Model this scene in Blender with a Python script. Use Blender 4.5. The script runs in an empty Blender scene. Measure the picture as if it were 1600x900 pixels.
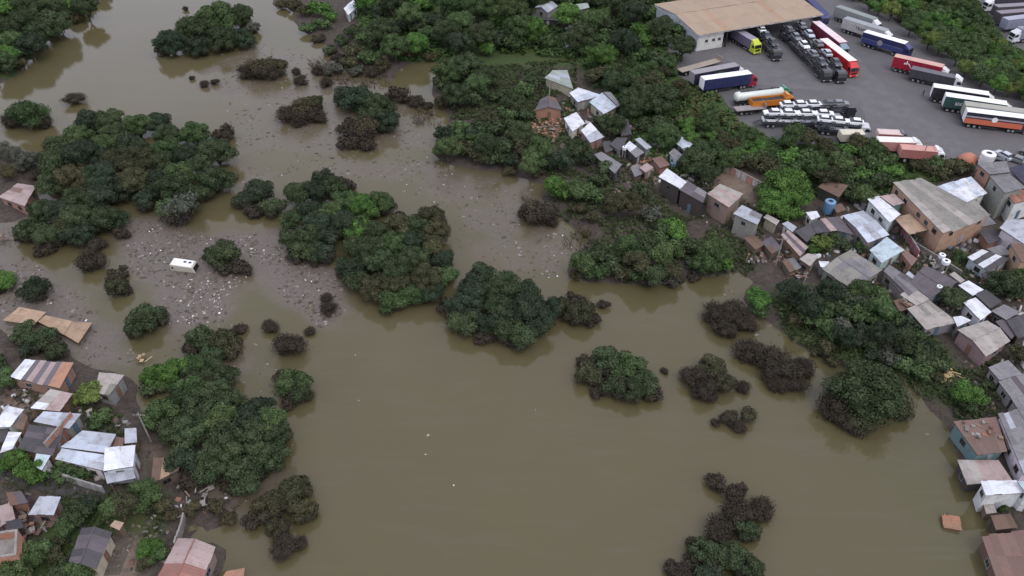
import bpy, bmesh, math, random
import numpy as np
from mathutils import Vector, Matrix, noise as mnoise
R = math.radians
rng = random.Random(7)
nrg = np.random.default_rng(11)
SC = bpy.context.scene
COL = SC.collection

# ------------------------------------------------------------------ camera
CAM_H, PITCH, FPX = 95.0, R(40.0), 1232.0          # metres up, tilt below the horizon, focal length in 1600-px units
cam = bpy.data.cameras.new("camera"); camo = bpy.data.objects.new("camera", cam); COL.objects.link(camo)
camo.location = (0, 0, CAM_H); camo.rotation_euler = (math.pi/2-PITCH, 0, 0)
cam.sensor_width = 36; cam.lens = 36*FPX/1600; cam.clip_end = 9000; cam.clip_start = 1
SC.camera = camo
# ------------------------------------------------------------------ light: overcast day
SUN_EL, SUN_AZ = R(58), R(150)
w = bpy.data.worlds.new("World"); SC.world = w; w.use_nodes = True
nt = w.node_tree; bg = nt.nodes["Background"]
sky = nt.nodes.new("ShaderNodeTexSky"); sky.sky_type = 'NISHITA'; sky.sun_disc = False
sky.sun_elevation = SUN_EL; sky.sun_rotation = SUN_AZ; sky.dust_density = 4.0; sky.air_density = 1.0; sky.ozone_density = 1.0
hs = nt.nodes.new("ShaderNodeHueSaturation"); hs.inputs['Saturation'].default_value = 0.42
nt.links.new(sky.outputs[0], hs.inputs['Color'])
mx = nt.nodes.new("ShaderNodeMix"); mx.data_type = 'RGBA'; mx.inputs[0].default_value = .65      # even cloud cover over the clear sky
mx.inputs[7].default_value = (8.5, 8.7, 10.6, 1); nt.links.new(hs.outputs[0], mx.inputs[6]); nt.links.new(mx.outputs[2], bg.inputs[0])
bg.inputs[1].default_value = 0.12
sun = bpy.data.lights.new("sun", 'SUN'); suno = bpy.data.objects.new("sun", sun); COL.objects.link(suno)
sun.energy = 0.6; sun.angle = R(25); sun.color = (1, .97, .92)
suno.rotation_euler = (math.pi/2-SUN_EL, 0, math.pi-SUN_AZ)
suno.location = (0, 0, 200)
SC.view_settings.view_transform = 'Standard'; SC.view_settings.look = 'None'
SC.view_settings.exposure = 0.36; SC.view_settings.gamma = 1.0

# ------------------------------------------------------------------ helpers
cT, sT = math.cos(PITCH), math.sin(PITCH)
def at(px, py, z=0.0):
    u, v = (px-800)/FPX, (450-py)/FPX
    d = (u, cT+v*sT, -sT+v*cT)
    t = (z-CAM_H)/d[2]
    return Vector((d[0]*t, d[1]*t, z))
def scale_at(px, py, z=0.0):                        # picture pixels per metre at that ground point
    p = at(px, py, z); dep = p.y*cT+(CAM_H-z)*sT
    return FPX/dep
def tag(o, label=None, cat=None, group=None, kind=None):
    if label: o['label'] = label
    if cat: o['category'] = cat
    if group: o['group'] = group
    if kind: o['kind'] = kind
    return o
def empty(name, loc=(0,0,0), rz=0, label=None, cat=None, group=None):
    o = bpy.data.objects.new(name, None); COL.objects.link(o); o.location = loc; o.rotation_euler = (0,0,rz)
    o.empty_display_size = .3
    return tag(o, label, cat, group)
def link(name, me, parent=None, color=None, loc=None, rz=None, mat=None):
    o = bpy.data.objects.new(name, me); COL.objects.link(o)
    if parent: o.parent = parent
    if color: o.color = (*color[:3], color[3] if len(color) > 3 else 1.0)
    if loc is not None: o.location = loc
    if rz is not None: o.rotation_euler = (0,0,rz)
    if mat is not None:
        if not me.materials: me.materials.append(mat)
    return o
def mesh(name, V, F, mat=None, smooth=False):
    me = bpy.data.meshes.new(name); me.from_pydata([tuple(v) for v in V], [], [tuple(f) for f in F]); me.update()
    if mat: me.materials.append(mat)
    if smooth: me.polygons.foreach_set('use_smooth', [True]*len(me.polygons))
    return me
def np_mesh(name, V, F, mat=None, smooth=False, attr=None):
    """V (n,3) array, F (m,k) array of equal-size faces"""
    me = bpy.data.meshes.new(name); V = np.asarray(V, dtype=np.float32); F = np.asarray(F, dtype=np.int32)
    m, k = F.shape
    me.vertices.add(len(V)); me.vertices.foreach_set('co', V.ravel())
    me.loops.add(m*k); me.loops.foreach_set('vertex_index', F.ravel())
    me.polygons.add(m); me.polygons.foreach_set('loop_start', np.arange(0, m*k, k, dtype=np.int32))
    me.polygons.foreach_set('loop_total', np.full(m, k, dtype=np.int32))
    if smooth: me.polygons.foreach_set('use_smooth', np.ones(m, dtype=bool))
    me.update(calc_edges=True); me.validate()
    if attr:
        for an, data in attr.items():
            data = np.asarray(data, dtype=np.float32)
            if data.ndim == 1:
                a = me.attributes.new(an, 'FLOAT', 'POINT'); a.data.foreach_set('value', data)
            else:
                a = me.attributes.new(an, 'FLOAT_COLOR', 'POINT')
                d4 = np.ones((len(data), 4), np.float32); d4[:, :data.shape[1]] = data; a.data.foreach_set('color', d4.ravel())
    if mat: me.materials.append(mat)
    return me
class MB:                                           # collects boxes, tubes and prisms into one mesh
    def __init__(s): s.V = []; s.F = []
    def box(s, c, d, rz=0, ry=0):
        n = len(s.V); cz, sz, cy, sy = math.cos(rz), math.sin(rz), math.cos(ry), math.sin(ry)
        for x in (-.5, .5):
            for y in (-.5, .5):
                for z in (-.5, .5):
                    a, b, e = x*d[0], y*d[1], z*d[2]
                    a, e = a*cy+e*sy, -a*sy+e*cy
                    s.V.append((c[0]+a*cz-b*sz, c[1]+a*sz+b*cz, c[2]+e))
        s.F += [(n,n+1,n+3,n+2),(n+4,n+6,n+7,n+5),(n,n+4,n+5,n+1),(n+2,n+3,n+7,n+6),(n,n+2,n+6,n+4),(n+1,n+5,n+7,n+3)]
        return s
    def prism(s, P, y0, y1):                        # side outline (x,z) pushed across y
        n = len(s.V); k = len(P)
        for (x, z) in P: s.V.append((x, y0, z))
        for (x, z) in P: s.V.append((x, y1, z))
        for i in range(k): j = (i+1) % k; s.F.append((n+i, n+j, n+k+j, n+k+i))
        s.F.append(tuple(n+i for i in range(k-1,-1,-1))); s.F.append(tuple(n+k+i for i in range(k)))
        return s
    def hexa(s, b, t):                              # 4 bottom and 4 top points
        n = len(s.V); s.V += [tuple(p) for p in b]+[tuple(p) for p in t]
        s.F.append((n+3,n+2,n+1,n)); s.F.append((n+4,n+5,n+6,n+7))
        for i in range(4): j = (i+1) % 4; s.F.append((n+i,n+j,n+4+j,n+4+i))
        return s
    def tube(s, pts, radii, k=7):
        n0 = len(s.V); pts = [Vector(p) for p in pts]
        for i, p in enumerate(pts):
            d = (pts[min(i+1, len(pts)-1)]-pts[max(i-1, 0)]).normalized()
            a = d.orthogonal().normalized(); b = d.cross(a)
            for j in range(k):
                t = 2*math.pi*j/k; q = p+(a*math.cos(t)+b*math.sin(t))*radii[i]; s.V.append(tuple(q))
        for i in range(len(pts)-1):
            for j in range(k):
                jj = (j+1) % k; s.F.append((n0+i*k+j, n0+i*k+jj, n0+(i+1)*k+jj, n0+(i+1)*k+j))
        s.F.append(tuple(n0+j for j in range(k-1,-1,-1))); e = n0+(len(pts)-1)*k; s.F.append(tuple(e+j for j in range(k)))
        return s
    def me(s, name, mat=None, bevel=0, smooth=False):
        m = mesh(name, s.V, s.F, mat, smooth)
        bm = bmesh.new(); bm.from_mesh(m); bmesh.ops.recalc_face_normals(bm, faces=bm.faces[:])
        if bevel: bmesh.ops.bevel(bm, geom=bm.edges[:], offset=bevel, segments=1, affect='EDGES', clamp_overlap=True)
        bm.to_mesh(m); bm.free(); return m
    def build(s, name, mat, parent=None, color=None, bevel=0, smooth=False):
        return link(name, s.me(name, mat, bevel, smooth), parent, color)

# ------------------------------------------------------------------ materials
MAT = {}
def new_mat(name):
    m = bpy.data.materials.new(name); m.use_nodes = True; MAT[name] = m
    t = m.node_tree; return m, t, t.nodes["Principled BSDF"]
def nd(t, typ, **kw):
    n = t.nodes.new(typ)
    for k, v in kw.items():
        if k.startswith('i_'):
            key = k[2:].replace('_', ' '); n.inputs[key].default_value = v
        else: setattr(n, k, v)
    return n
def mixc(t, fac, a, b, blend='MIX'):
    n = t.nodes.new('ShaderNodeMix'); n.data_type = 'RGBA'; n.blend_type = blend
    for sock, v in ((n.inputs[0], fac), (n.inputs[6], a), (n.inputs[7], b)):
        if hasattr(v, 'links') or isinstance(v, bpy.types.NodeSocket): t.links.new(v, sock)
        elif isinstance(v, (int, float)): sock.default_value = v
        else: sock.default_value = (*v, 1)
    return n.outputs[2]
def noise_n(t, scale, detail=4, rough=.6, coord=None, dist=0):
    n = nd(t, 'ShaderNodeTexNoise'); n.inputs['Scale'].default_value = scale; n.inputs['Detail'].default_value = detail
    n.inputs['Roughness'].default_value = rough; n.inputs['Distortion'].default_value = dist
    if coord is not None: t.links.new(coord, n.inputs['Vector'])
    return n.outputs['Fac']
def ramp(t, fac, lo, hi, a=0., b=1.):
    n = nd(t, 'ShaderNodeMapRange'); n.inputs[1].default_value = lo; n.inputs[2].default_value = hi
    n.inputs[3].default_value = a; n.inputs[4].default_value = b; t.links.new(fac, n.inputs[0]); return n.outputs[0]
def mth(t, op, a, b=None):
    n = nd(t, 'ShaderNodeMath', operation=op)
    for i, v in enumerate((a, b)):
        if v is None: continue
        if isinstance(v, (int, float)): n.inputs[i].default_value = v
        else: t.links.new(v, n.inputs[i])
    return n.outputs[0]
def bump(t, bs, h, strength=.3, dist=.05):
    n = nd(t, 'ShaderNodeBump'); n.inputs['Strength'].default_value = strength; n.inputs['Distance'].default_value = dist
    t.links.new(h, n.inputs['Height']); t.links.new(n.outputs[0], bs.inputs['Normal'])
def gpos(t): return nd(t, 'ShaderNodeNewGeometry').outputs['Position']

def m_foliage(name="foliage", mass=False):
    m, t, b = new_mat(name)
    oi = nd(t, 'ShaderNodeAttribute', attribute_name='Col') if mass else nd(t, 'ShaderNodeObjectInfo'); ge = nd(t, 'ShaderNodeNewGeometry')
    p = ge.outputs['Position']
    n1 = noise_n(t, .55, 3, .6, p)
    c = mixc(t, ramp(t, n1, .3, .7), (.55, .60, .55), (1.35, 1.32, 1.25))
    c = mixc(t, 1.0, oi.outputs['Color'], c, 'MULTIPLY')
    r2 = ramp(t, ge.outputs['Random Per Island'], 0, 1, .7, 1.4)
    cr = nd(t, 'ShaderNodeCombineColor'); 
    for i in range(3): t.links.new(r2, cr.inputs[i])
    c = mixc(t, 1.0, c, cr.outputs[0], 'MULTIPLY')
    # flood mud dried on the leaves up to the high-water line of the object (object colour alpha, tens of metres)
    sx = nd(t, 'ShaderNodeSeparateXYZ'); t.links.new(p, sx.inputs[0])
    line = mth(t, 'MULTIPLY', oi.outputs['Alpha'], 10.)
    hh = mth(t, 'SUBTRACT', line, sx.outputs['Z'])
    hh = mth(t, 'ADD', hh, mth(t, 'MULTIPLY', mth(t, 'SUBTRACT', n1, .5), 3.0))
    mud = ramp(t, hh, -.5, .6)
    mc = mixc(t, noise_n(t, 1.3, 2, .5, p), (.030, .024, .019), (.062, .050, .040))
    c = mixc(t, mth(t, 'MULTIPLY', mud, .85), c, mc)
    t.links.new(c, b.inputs['Base Color']); b.inputs['Roughness'].default_value = .85
    b.inputs['Specular IOR Level'].default_value = .12
    return m
def m_simple(name, col, rough=.8, var=.25, scale=2., spec=.3, metallic=0):
    m, t, b = new_mat(name); p = gpos(t)
    n = noise_n(t, scale, 5, .65, p)
    lo = tuple(x*(1-var) for x in col); hi = tuple(x*(1+var) for x in col)
    t.links.new(mixc(t, ramp(t, n, .3, .7), lo, hi), b.inputs['Base Color'])
    b.inputs['Roughness'].default_value = rough; b.inputs['Specular IOR Level'].default_value = spec; b.inputs['Metallic'].default_value = metallic
    return m
def m_objcol(name, rough=.6, spec=.3, dirt=(.10,.085,.07), dirtamt=.5, scale=.9, fine=6., bumpy=0, metallic=0, coat=0):
    m, t, b = new_mat(name); oi = nd(t, 'ShaderNodeObjectInfo'); p = gpos(t)
    n1 = noise_n(t, scale, 5, .7, p, .4); n2 = noise_n(t, fine, 4, .7, p)
    d = mth(t, 'MULTIPLY', ramp(t, n1, .48, .78), dirtamt)
    c = mixc(t, d, oi.outputs['Color'], dirt)
    k = mixc(t, n2, (.82,.82,.82), (1.12,1.11,1.1))
    c = mixc(t, 1.0, c, k, 'MULTIPLY')
    t.links.new(c, b.inputs['Base Color']); b.inputs['Roughness'].default_value = rough
    b.inputs['Specular IOR Level'].default_value = spec; b.inputs['Metallic'].default_value = metallic
    b.inputs['Coat Weight'].default_value = coat
    if bumpy: bump(t, b, n2, bumpy, .03)
    return m
def m_brick():
    m, t, b = new_mat("red_clay_block"); oi = nd(t, 'ShaderNodeObjectInfo'); p = gpos(t)
    sx = nd(t, 'ShaderNodeSeparateXYZ'); t.links.new(p, sx.inputs[0])
    cx = nd(t, 'ShaderNodeCombineXYZ'); t.links.new(mth(t, 'ADD', sx.outputs['X'], sx.outputs['Y']), cx.inputs[0]); t.links.new(sx.outputs['Z'], cx.inputs[1])
    br = nd(t, 'ShaderNodeTexBrick'); br.inputs['Scale'].default_value = 1.
    br.inputs['Brick Width'].default_value = .3; br.inputs['Row Height'].default_value = .2; br.inputs['Mortar Size'].default_value = .018
    t.links.new(cx.outputs[0], br.inputs['Vector'])
    br.inputs['Color1'].default_value = (.9,.9,.9,1); br.inputs['Color2'].default_value = (1.15,1.05,1,1); br.inputs['Mortar'].default_value = (1.1,1.3,1.5,1)
    c = mixc(t, 1., oi.outputs['Color'], br.outputs['Color'], 'MULTIPLY')
    c = mixc(t, mth(t, 'MULTIPLY', ramp(t, noise_n(t, .8, 5, .7, p), .45, .75), .5), c, (.09,.075,.06))
    t.links.new(c, b.inputs['Base Color']); b.inputs['Roughness'].default_value = .9
    return m
def m_water():
    m, t, b = new_mat("flood_water"); p = gpos(t)
    at_ = nd(t, 'ShaderNodeAttribute', attribute_name='scum')
    n1 = noise_n(t, .018, 4, .6, p, .6); n2 = noise_n(t, .09, 5, .65, p, .8); n3 = noise_n(t, 1.6, 4, .7, p)
    mp = nd(t, 'ShaderNodeMapping'); t.links.new(p, mp.inputs[0]); mp.inputs['Rotation'].default_value = (0, 0, .75); mp.inputs['Scale'].default_value = (.05, .32, 1)
    n4 = noise_n(t, 1., 5, .7, mp.outputs[0], 1.2)
    c = mixc(t, ramp(t, n1, .3, .7), (.085,.077,.034), (.106,.087,.044))
    c = mixc(t, mth(t, 'MULTIPLY', ramp(t, n2, .35, .7), .25), c, (.100,.088,.056))
    c = mixc(t, mth(t, 'MULTIPLY', ramp(t, n4, .50, .72), .30), c, (.115,.104,.076))      # silt streaks along the current
    # film of floating silt and plant bits
    f = mth(t, 'MULTIPLY', at_.outputs['Fac'], 1.0)
    f = ramp(t, mth(t, 'ADD', f, mth(t, 'MULTIPLY', mth(t, 'SUBTRACT', n2, .5), .9)), .38, .72)
    sc = mixc(t, ramp(t, n3, .3, .7), (.098,.081,.070), (.164,.136,.122))
    c = mixc(t, mth(t, 'MULTIPLY', f, .85), c, sc)
    t.links.new(c, b.inputs['Base Color'])
    t.links.new(ramp(t, f, 0, 1, .07, .5), b.inputs['Roughness']); b.inputs['IOR'].default_value = 1.40
    h = mth(t, 'ADD', noise_n(t, .5, 3, .6, p), mth(t, 'MULTIPLY', n3, .35))
    bump(t, b, h, .06, .25)
    return m
def m_ground():
    m, t, b = new_mat("muddy_ground"); p = gpos(t)
    g = nd(t, 'ShaderNodeAttribute', attribute_name='grass').outputs['Fac']
    dd = nd(t, 'ShaderNodeAttribute', attribute_name='dirt').outputs['Fac']
    n1 = noise_n(t, .12, 5, .7, p, .5); n2 = noise_n(t, .9, 6, .7, p); n3 = noise_n(t, 5., 5, .75, p)
    mud = mixc(t, ramp(t, n2, .3, .7), (.038,.031,.026), (.098,.080,.066))
    mud = mixc(t, mth(t, 'MULTIPLY', ramp(t, n3, .56, .64), .5), mud, (.19,.17,.16))
    gr = mixc(t, ramp(t, n3, .3, .7), (.034,.054,.020), (.075,.108,.036))
    gr = mixc(t, mth(t, 'MULTIPLY', ramp(t, n1, .5, .7), .6), gr, (.095,.085,.040))
    dt = mixc(t, ramp(t, n2, .3, .7), (.155,.115,.085), (.24,.185,.145))
    f = ramp(t, mth(t, 'ADD', g, mth(t, 'MULTIPLY', mth(t, 'SUBTRACT', n2, .5), .8)), .35, .65)
    c = mixc(t, f, mud, gr); c = mixc(t, dd, c, dt)
    t.links.new(c, b.inputs['Base Color']); b.inputs['Roughness'].default_value = .95; b.inputs['Specular IOR Level'].default_value = .15
    bump(t, b, mth(t, 'ADD', n2, n3), .7, .15)
    return m
def m_asphalt():
    m, t, b = new_mat("worn_asphalt"); p = gpos(t)
    n1 = noise_n(t, .06, 5, .65, p, .5); n2 = noise_n(t, .6, 5, .7, p); n3 = noise_n(t, 9., 3, .6, p)
    c = mixc(t, ramp(t, n1, .35, .65), (.088,.083,.086), (.119,.113,.113))
    c = mixc(t, mth(t, 'MULTIPLY', ramp(t, n2, .52, .75), .5), c, (.125,.112,.098))
    c = mixc(t, mth(t, 'MULTIPLY', ramp(t, n3, .5, .8), .4), c, (.05,.047,.05))
    t.links.new(c, b.inputs['Base Color']); b.inputs['Roughness'].default_value = .8; bump(t, b, n3, .3, .02)
    return m
def m_debris():
    m, t, b = new_mat("loose_debris"); a = nd(t, 'ShaderNodeAttribute', attribute_name='Col')
    n = noise_n(t, 3., 3, .6, gpos(t))
    t.links.new(mixc(t, 1., a.outputs['Color'], mixc(t, n, (.75,.75,.75), (1.2,1.2,1.2)), 'MULTIPLY'), b.inputs['Base Color']); b.inputs['Roughness'].default_value = .75
    return m
FOL = m_foliage(); FOLM = m_foliage('foliage_mass', True); WATER = m_water(); GROUND = m_ground(); ASPH = m_asphalt(); DEB = m_debris(); BRICK = m_brick()
BARK = m_simple("bark", (.085,.065,.050), .95, .4, 3.)
SHEET = m_objcol("roof_sheet_metal", .5, .4, (.13,.085,.065), .72, .55, 3.5)
FIBRO = m_objcol("fibre_cement", .85, .2, (.06,.055,.048), .6, .8, 4., .2)
RIBBED = m_objcol("ribbed_roof", .8, .2, (.16,.12,.09), .18, .25, 2.)
PLAST = m_objcol("painted_plaster", .85, .2, (.12,.10,.08), .65, .7, 4.)
PAINT = m_objcol("vehicle_paint", .3, .5, (.10,.09,.08), .22, .8, 2., coat=.3)
TARP = m_objcol("trailer_skin", .55, .35, (.12,.11,.10), .35, .6, 3.)
WOOD = m_objcol("weathered_wood", .85, .2, (.07,.05,.04), .5, 1.5, 8., .3)
DARK = m_simple("dark_opening", (.012,.012,.014), .6, .2)
GLASS = m_simple("dark_glass", (.018,.022,.026), .08, .2, .5, .6)
STEEL = m_simple("dark_steel", (.030,.030,.033), .5, .3, 3., .4)
RUBBER = m_simple("tyre_rubber", (.018,.018,.018), .85, .2)
RIM = m_simple("wheel_rim", (.25,.25,.26), .45, .2, 3., .5)
WHITE = m_simple("white_print", (.75,.75,.75), .6, .05)
CONC = m_simple("concrete", (.26,.245,.225), .9, .25, 1.2, .2)

# ------------------------------------------------------------------ the lie of the land
def poly_w(P, z=0.0): return np.array([at(x, y, z)[:2] for x, y in P])
def sdf(P, X, Y):                                   # signed distance, positive inside
    d = np.full(X.shape, 1e9); ins = np.zeros(X.shape, bool); n = len(P)
    for i in range(n):
        ax, ay = P[i]; bx, by = P[(i+1) % n]
        ex, ey = bx-ax, by-ay; L = ex*ex+ey*ey+1e-9
        t = np.clip(((X-ax)*ex+(Y-ay)*ey)/L, 0, 1)
        d = np.minimum(d, np.hypot(X-ax-t*ex, Y-ay-t*ey))
        c = (ay > Y) != (by > Y)
        xi = ax+(Y-ay)*(ex)/(ey if abs(ey) > 1e-9 else 1e-9)
        ins ^= c & (X < xi)
    return np.where(ins, d, -d)
LAND = [
 [(440,-190),(430,-20),(425,8),(452,12),(468,45),(500,58),(512,82),(540,98),(590,112),(610,128),(632,104),(668,96),(690,100),(686,118),(672,148),(690,168),(705,182),
  (672,232),(698,258),(760,266),(820,280),(850,292),(842,312),(862,340),(902,360),(922,382),(896,402),(890,430),(930,438),(1000,443),(1060,438),(1100,433),(1150,424),(1176,440),
  (1168,470),(1215,512),(1250,545),(1290,562),(1350,592),(1420,602),(1450,640),(1482,662),(1500,700),(1512,740),(1530,762),(1545,800),(1552,850),(1570,920),(1590,990),(2300,1000),(2600,-190)],
 [(-500,480),(-20,505),(0,512),(60,545),(120,562),(180,578),(212,600),(226,650),(262,700),(296,762),(352,785),(372,808),(338,828),(292,822),(288,838),(342,862),(336,990),(-500,990)],
 [(196,-60),(152,10),(106,42),(74,62),(54,86),(24,118),(-10,132),(-400,170),(-700,-190),(200,-190)],
 [(-500,225),(0,228),(30,236),(58,252),(66,296),(48,336),(20,346),(-500,352)],
]
LANDW = [poly_w(p) for p in LAND]
YARD = [(1040,62),(1240,-60),(1300,-22),(1392,28),(1445,62),(1512,104),(1562,128),(1690,184),(1760,285),(1600,276),(1524,264),(1445,243),(1352,226),(1222,224),(1158,194),(1128,152),(1054,116)]
YARD2 = [(1518,-12),(1542,32),(1578,72),(1720,140),(2000,130),(1900,-100),(1515,-100)]
YZ = 5.0
YARDW = poly_w(YARD, YZ); YARD2W = poly_w(YARD2, YZ)
GRASS = [poly_w(p, 2.0) for p in (
 [(560,-100),(1060,-100),(1085,80),(1060,110),(1000,150),(960,150),(900,100),(800,100),(700,100),(560,70)],
 [(960,110),(1060,105),(1110,150),(1160,200),(1230,230),(1350,232),(1520,262),(1515,280),(1380,310),(1240,300),(1190,260),(1060,260),(1030,200),(960,170)],
 [(1300,-150),(1500,-150),(1525,0),(1600,90),(1660,150),(1640,180),(1530,120),(1450,70),(1390,30),(1290,-20)],
 [(80,770),(260,765),(240,850),(180,830),(120,900),(-50,900),(60,830)], [(-200,-200),(190,-200),(120,30),(20,110),(-200,150)],
 [(1210,440),(1380,440),(1500,560),(1530,640),(1430,600),(1230,510)])]
DIRT = [poly_w(p, 2.5) for p in (
 [(1118,262),(1140,252),(1192,285),(1186,318),(1160,300),(1125,285)], [(985,250),(1030,240),(1050,262),(1030,282),(985,280)],
 [(826,175),(872,168),(882,215),(850,232),(826,205)], [(205,690),(240,690),(236,765),(212,765)], [(160,835),(215,835),(205,900),(150,900)], [(0,600),(60,620),(40,640),(0,625)],
 [(1430,75),(1470,85),(1485,100),(1440,84)])]
def axis(lo, hi, step, far):
    a = list(np.arange(lo, hi+.01, step)); s = step; x = hi
    out = []
    while x < far: s *= 1.5; x += s; out.append(x)
    s = step; x = lo; pre = []
    while x > -far: s *= 1.5; x -= s; pre.append(x)
    return np.array(pre[::-1]+a+out)
GX = axis(-190, 190, 1.6, 3500); GY = axis(30, 330, 1.6, 3500)
XX, YY = np.meshgrid(GX, GY)
dl = np.max([sdf(p, XX, YY) for p in LANDW], axis=0)
dy = np.maximum(sdf(YARDW, XX, YY), sdf(YARD2W, XX, YY))
wob = np.array([mnoise.noise(Vector((x*.12, y*.12, 3.3))) for x, y in zip(XX.ravel(), YY.ravel())]).reshape(XX.shape)
wob2 = np.array([mnoise.noise(Vector((x*.45, y*.45, 8.3))) for x, y in zip(XX.ravel(), YY.ravel())]).reshape(XX.shape)
dl2 = dl+wob*1.6
ZZ = np.clip(dl2*.28, -2.5, .75)+np.clip(dl2-3, 0, 40)*.02+(dl2 > 0)*wob2*.12
t_ = np.clip((dy+17)/17, 0, 1); t_ = t_*t_*(3-2*t_)
ZZ = ZZ*(1-t_)+(YZ-.03)*t_
ZZ = np.where(dy > 0, YZ-.03, ZZ)
def Hg(x, y):
    i = int(np.clip(np.searchsorted(GX, x)-1, 0, len(GX)-2)); j = int(np.clip(np.searchsorted(GY, y)-1, 0, len(GY)-2))
    u = (x-GX[i])/(GX[i+1]-GX[i]); v = (y-GY[j])/(GY[j+1]-GY[j])
    return float((ZZ[j,i]*(1-u)+ZZ[j,i+1]*u)*(1-v)+(ZZ[j+1,i]*(1-u)+ZZ[j+1,i+1]*u)*v)
def on_ground(px, py, up=0.0):                      # ground point seen at a pixel (up: metres above the ground)
    z = 1.0+up
    for _ in range(25):
        p = at(px, py, z); z = z*.5+(max(Hg(p.x, p.y), 0.0)+up)*.5
    p = at(px, py, z); return p
def grid_faces(ny, nx):
    i = np.arange((ny-1)*(nx-1)); r, c = i//(nx-1), i % (nx-1); a = r*nx+c
    return np.stack([a, a+1, a+nx+1, a+nx], 1)
def softmask(polys, soft=2.5):
    return np.clip(np.max([sdf(p, XX, YY) for p in polys], axis=0)/soft*.5+.5, 0, 1)
ground = link("ground", np_mesh("ground", np.stack([XX, YY, ZZ], -1).reshape(-1, 3), grid_faces(*XX.shape), GROUND, True,
     {'grass': softmask(GRASS, 4).ravel(), 'dirt': softmask(DIRT, 1.5).ravel()}))
tag(ground, kind='structure')
# ------------------------------------------------------------------ flood water with its film of silt and trash
SCUM = [([(175,345),(262,342),(300,368),(425,365),(525,420),(545,480),(505,515),(445,470),(398,432),(384,402),(372,468),(350,502),(268,512),(240,452),(200,420)], 1.),
        ([(-60,220),(60,240),(70,300),(20,390),(110,440),(190,520),(226,570),(150,575),(60,540),(-60,510)], .8),
        ([(362,262),(480,250),(560,240),(640,238),(862,290),(896,400),(884,442),(720,424),(706,330),(600,290),(470,272),(380,300)], .52),
        ([(230,560),(330,480),(400,500),(440,580),(470,700),(470,830),(380,815),(260,790)], .5),
        ([(300,110),(395,60),(540,100),(660,150),(690,240),(500,250),(360,240),(360,180)], .52),
        ([(250,775),(370,768),(372,812),(258,816)], 1.),
        ([(1150,420),(1240,500),(1200,560),(1100,480)], .45), ([(1440,600),(1500,660),(1450,680),(1400,620)], .4)]
wx = np.arange(-200, 201, 2.); wy = np.arange(30, 340, 2.)
WX0 = np.concatenate([[-3500,-900,-350], wx, [350,900,3500]]); WY0 = np.concatenate([[-3500,-900,-200], wy, [500,1000,3500]])
WX, WY = np.meshgrid(WX0, WY0)
sc = np.zeros(WX.shape)
for P, k in SCUM: sc = np.maximum(sc, np.clip(sdf(poly_w(P), WX, WY)/5*.5+.6, 0, 1)*k)
near = np.max([np.clip((sdf(p, WX, WY)+5)/5, 0, 1) for p in LANDW], axis=0)*.35
sc = np.maximum(sc, near)
water = link("water", np_mesh("water", np.stack([WX, WY, WX*0], -1).reshape(-1, 3), grid_faces(*WX.shape), WATER, True, {'scum': sc.ravel()}))
tag(water, kind='structure')
# ------------------------------------------------------------------ lorry yards: asphalt sheets a hand above the earth
def sheet(name, P, z, mat):
    me = mesh(name, [(x, y, z) for x, y in P], [tuple(range(len(P)))], mat)
    bm = bmesh.new(); bm.from_mesh(me); bmesh.ops.recalc_face_normals(bm, faces=bm.faces[:])
    for f in bm.faces:
        if f.normal.z < 0: f.normal_flip()
    bmesh.ops.triangulate(bm, faces=bm.faces[:]); bm.to_mesh(me); bm.free()
    return tag(link(name, me), kind='structure')
sheet("asphalt_yard", YARDW, YZ, ASPH); sheet("asphalt_yard", YARD2W, YZ, ASPH)
CONCY = m_simple("pale_worn_asphalt", (.132,.126,.126), .85, .12, .35, .2)
sheet("concrete_lane", poly_w([(1128,78),(1200,40),(1272,28),(1345,92),(1362,116),(1440,178),(1545,246),(1520,256),(1440,236),(1352,212),(1352,180),(1335,150),(1250,140),(1150,128)], YZ+.02), YZ+.02, CONCY)
def drape(name, P, mat, up=.06, n=16):              # strip laid over the terrain: P = centre line pixels with widths
    V = []; F = []
    pts = [on_ground(x, y) for x, y, _ in P]; ws = [q[2] for q in P]
    for s in range(len(pts)-1):
        for k in range(n):
            t = k/n; c = pts[s].lerp(pts[s+1], t); wdt = ws[s]+(ws[s+1]-ws[s])*t; d = (pts[s+1]-pts[s]); d.z = 0; d.normalize(); nrm = Vector((-d.y, d.x, 0))
            for e in (-1, -.5, 0, .5, 1):
                q = c+nrm*wdt*.5*e; V.append((q.x, q.y, max(Hg(q.x, q.y), 0)+up))
    m = len(V)//5
    for i in range(m-1):
        for e in range(4): F.append((i*5+e, i*5+e+1, i*5+6+e, i*5+5+e))
    return tag(link(name, mesh(name, V, F, mat)), kind='structure')
drape("street", [(-40,715,3.6),(0,728,3.6),(60,748,3.4),(120,764,3.2),(175,772,3)], m_simple("dark_street", (.062,.056,.056), .9, .2, 1.5, .2), .12)
drape("path", [(1420,372,3),(1452,398,3),(1490,418,2.6),(1520,440,2.4)], m_simple("dirt_path", (.10,.085,.068), .95, .3, 1.5, .1), .10)
drape("path", [(222,700,2.2),(228,735,2.4),(224,765,2.4)], MAT["dirt_path"], .10)
drape("path", [(196,832,3),(180,870,3),(168,900,3)], MAT["dirt_path"], .10)

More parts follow.
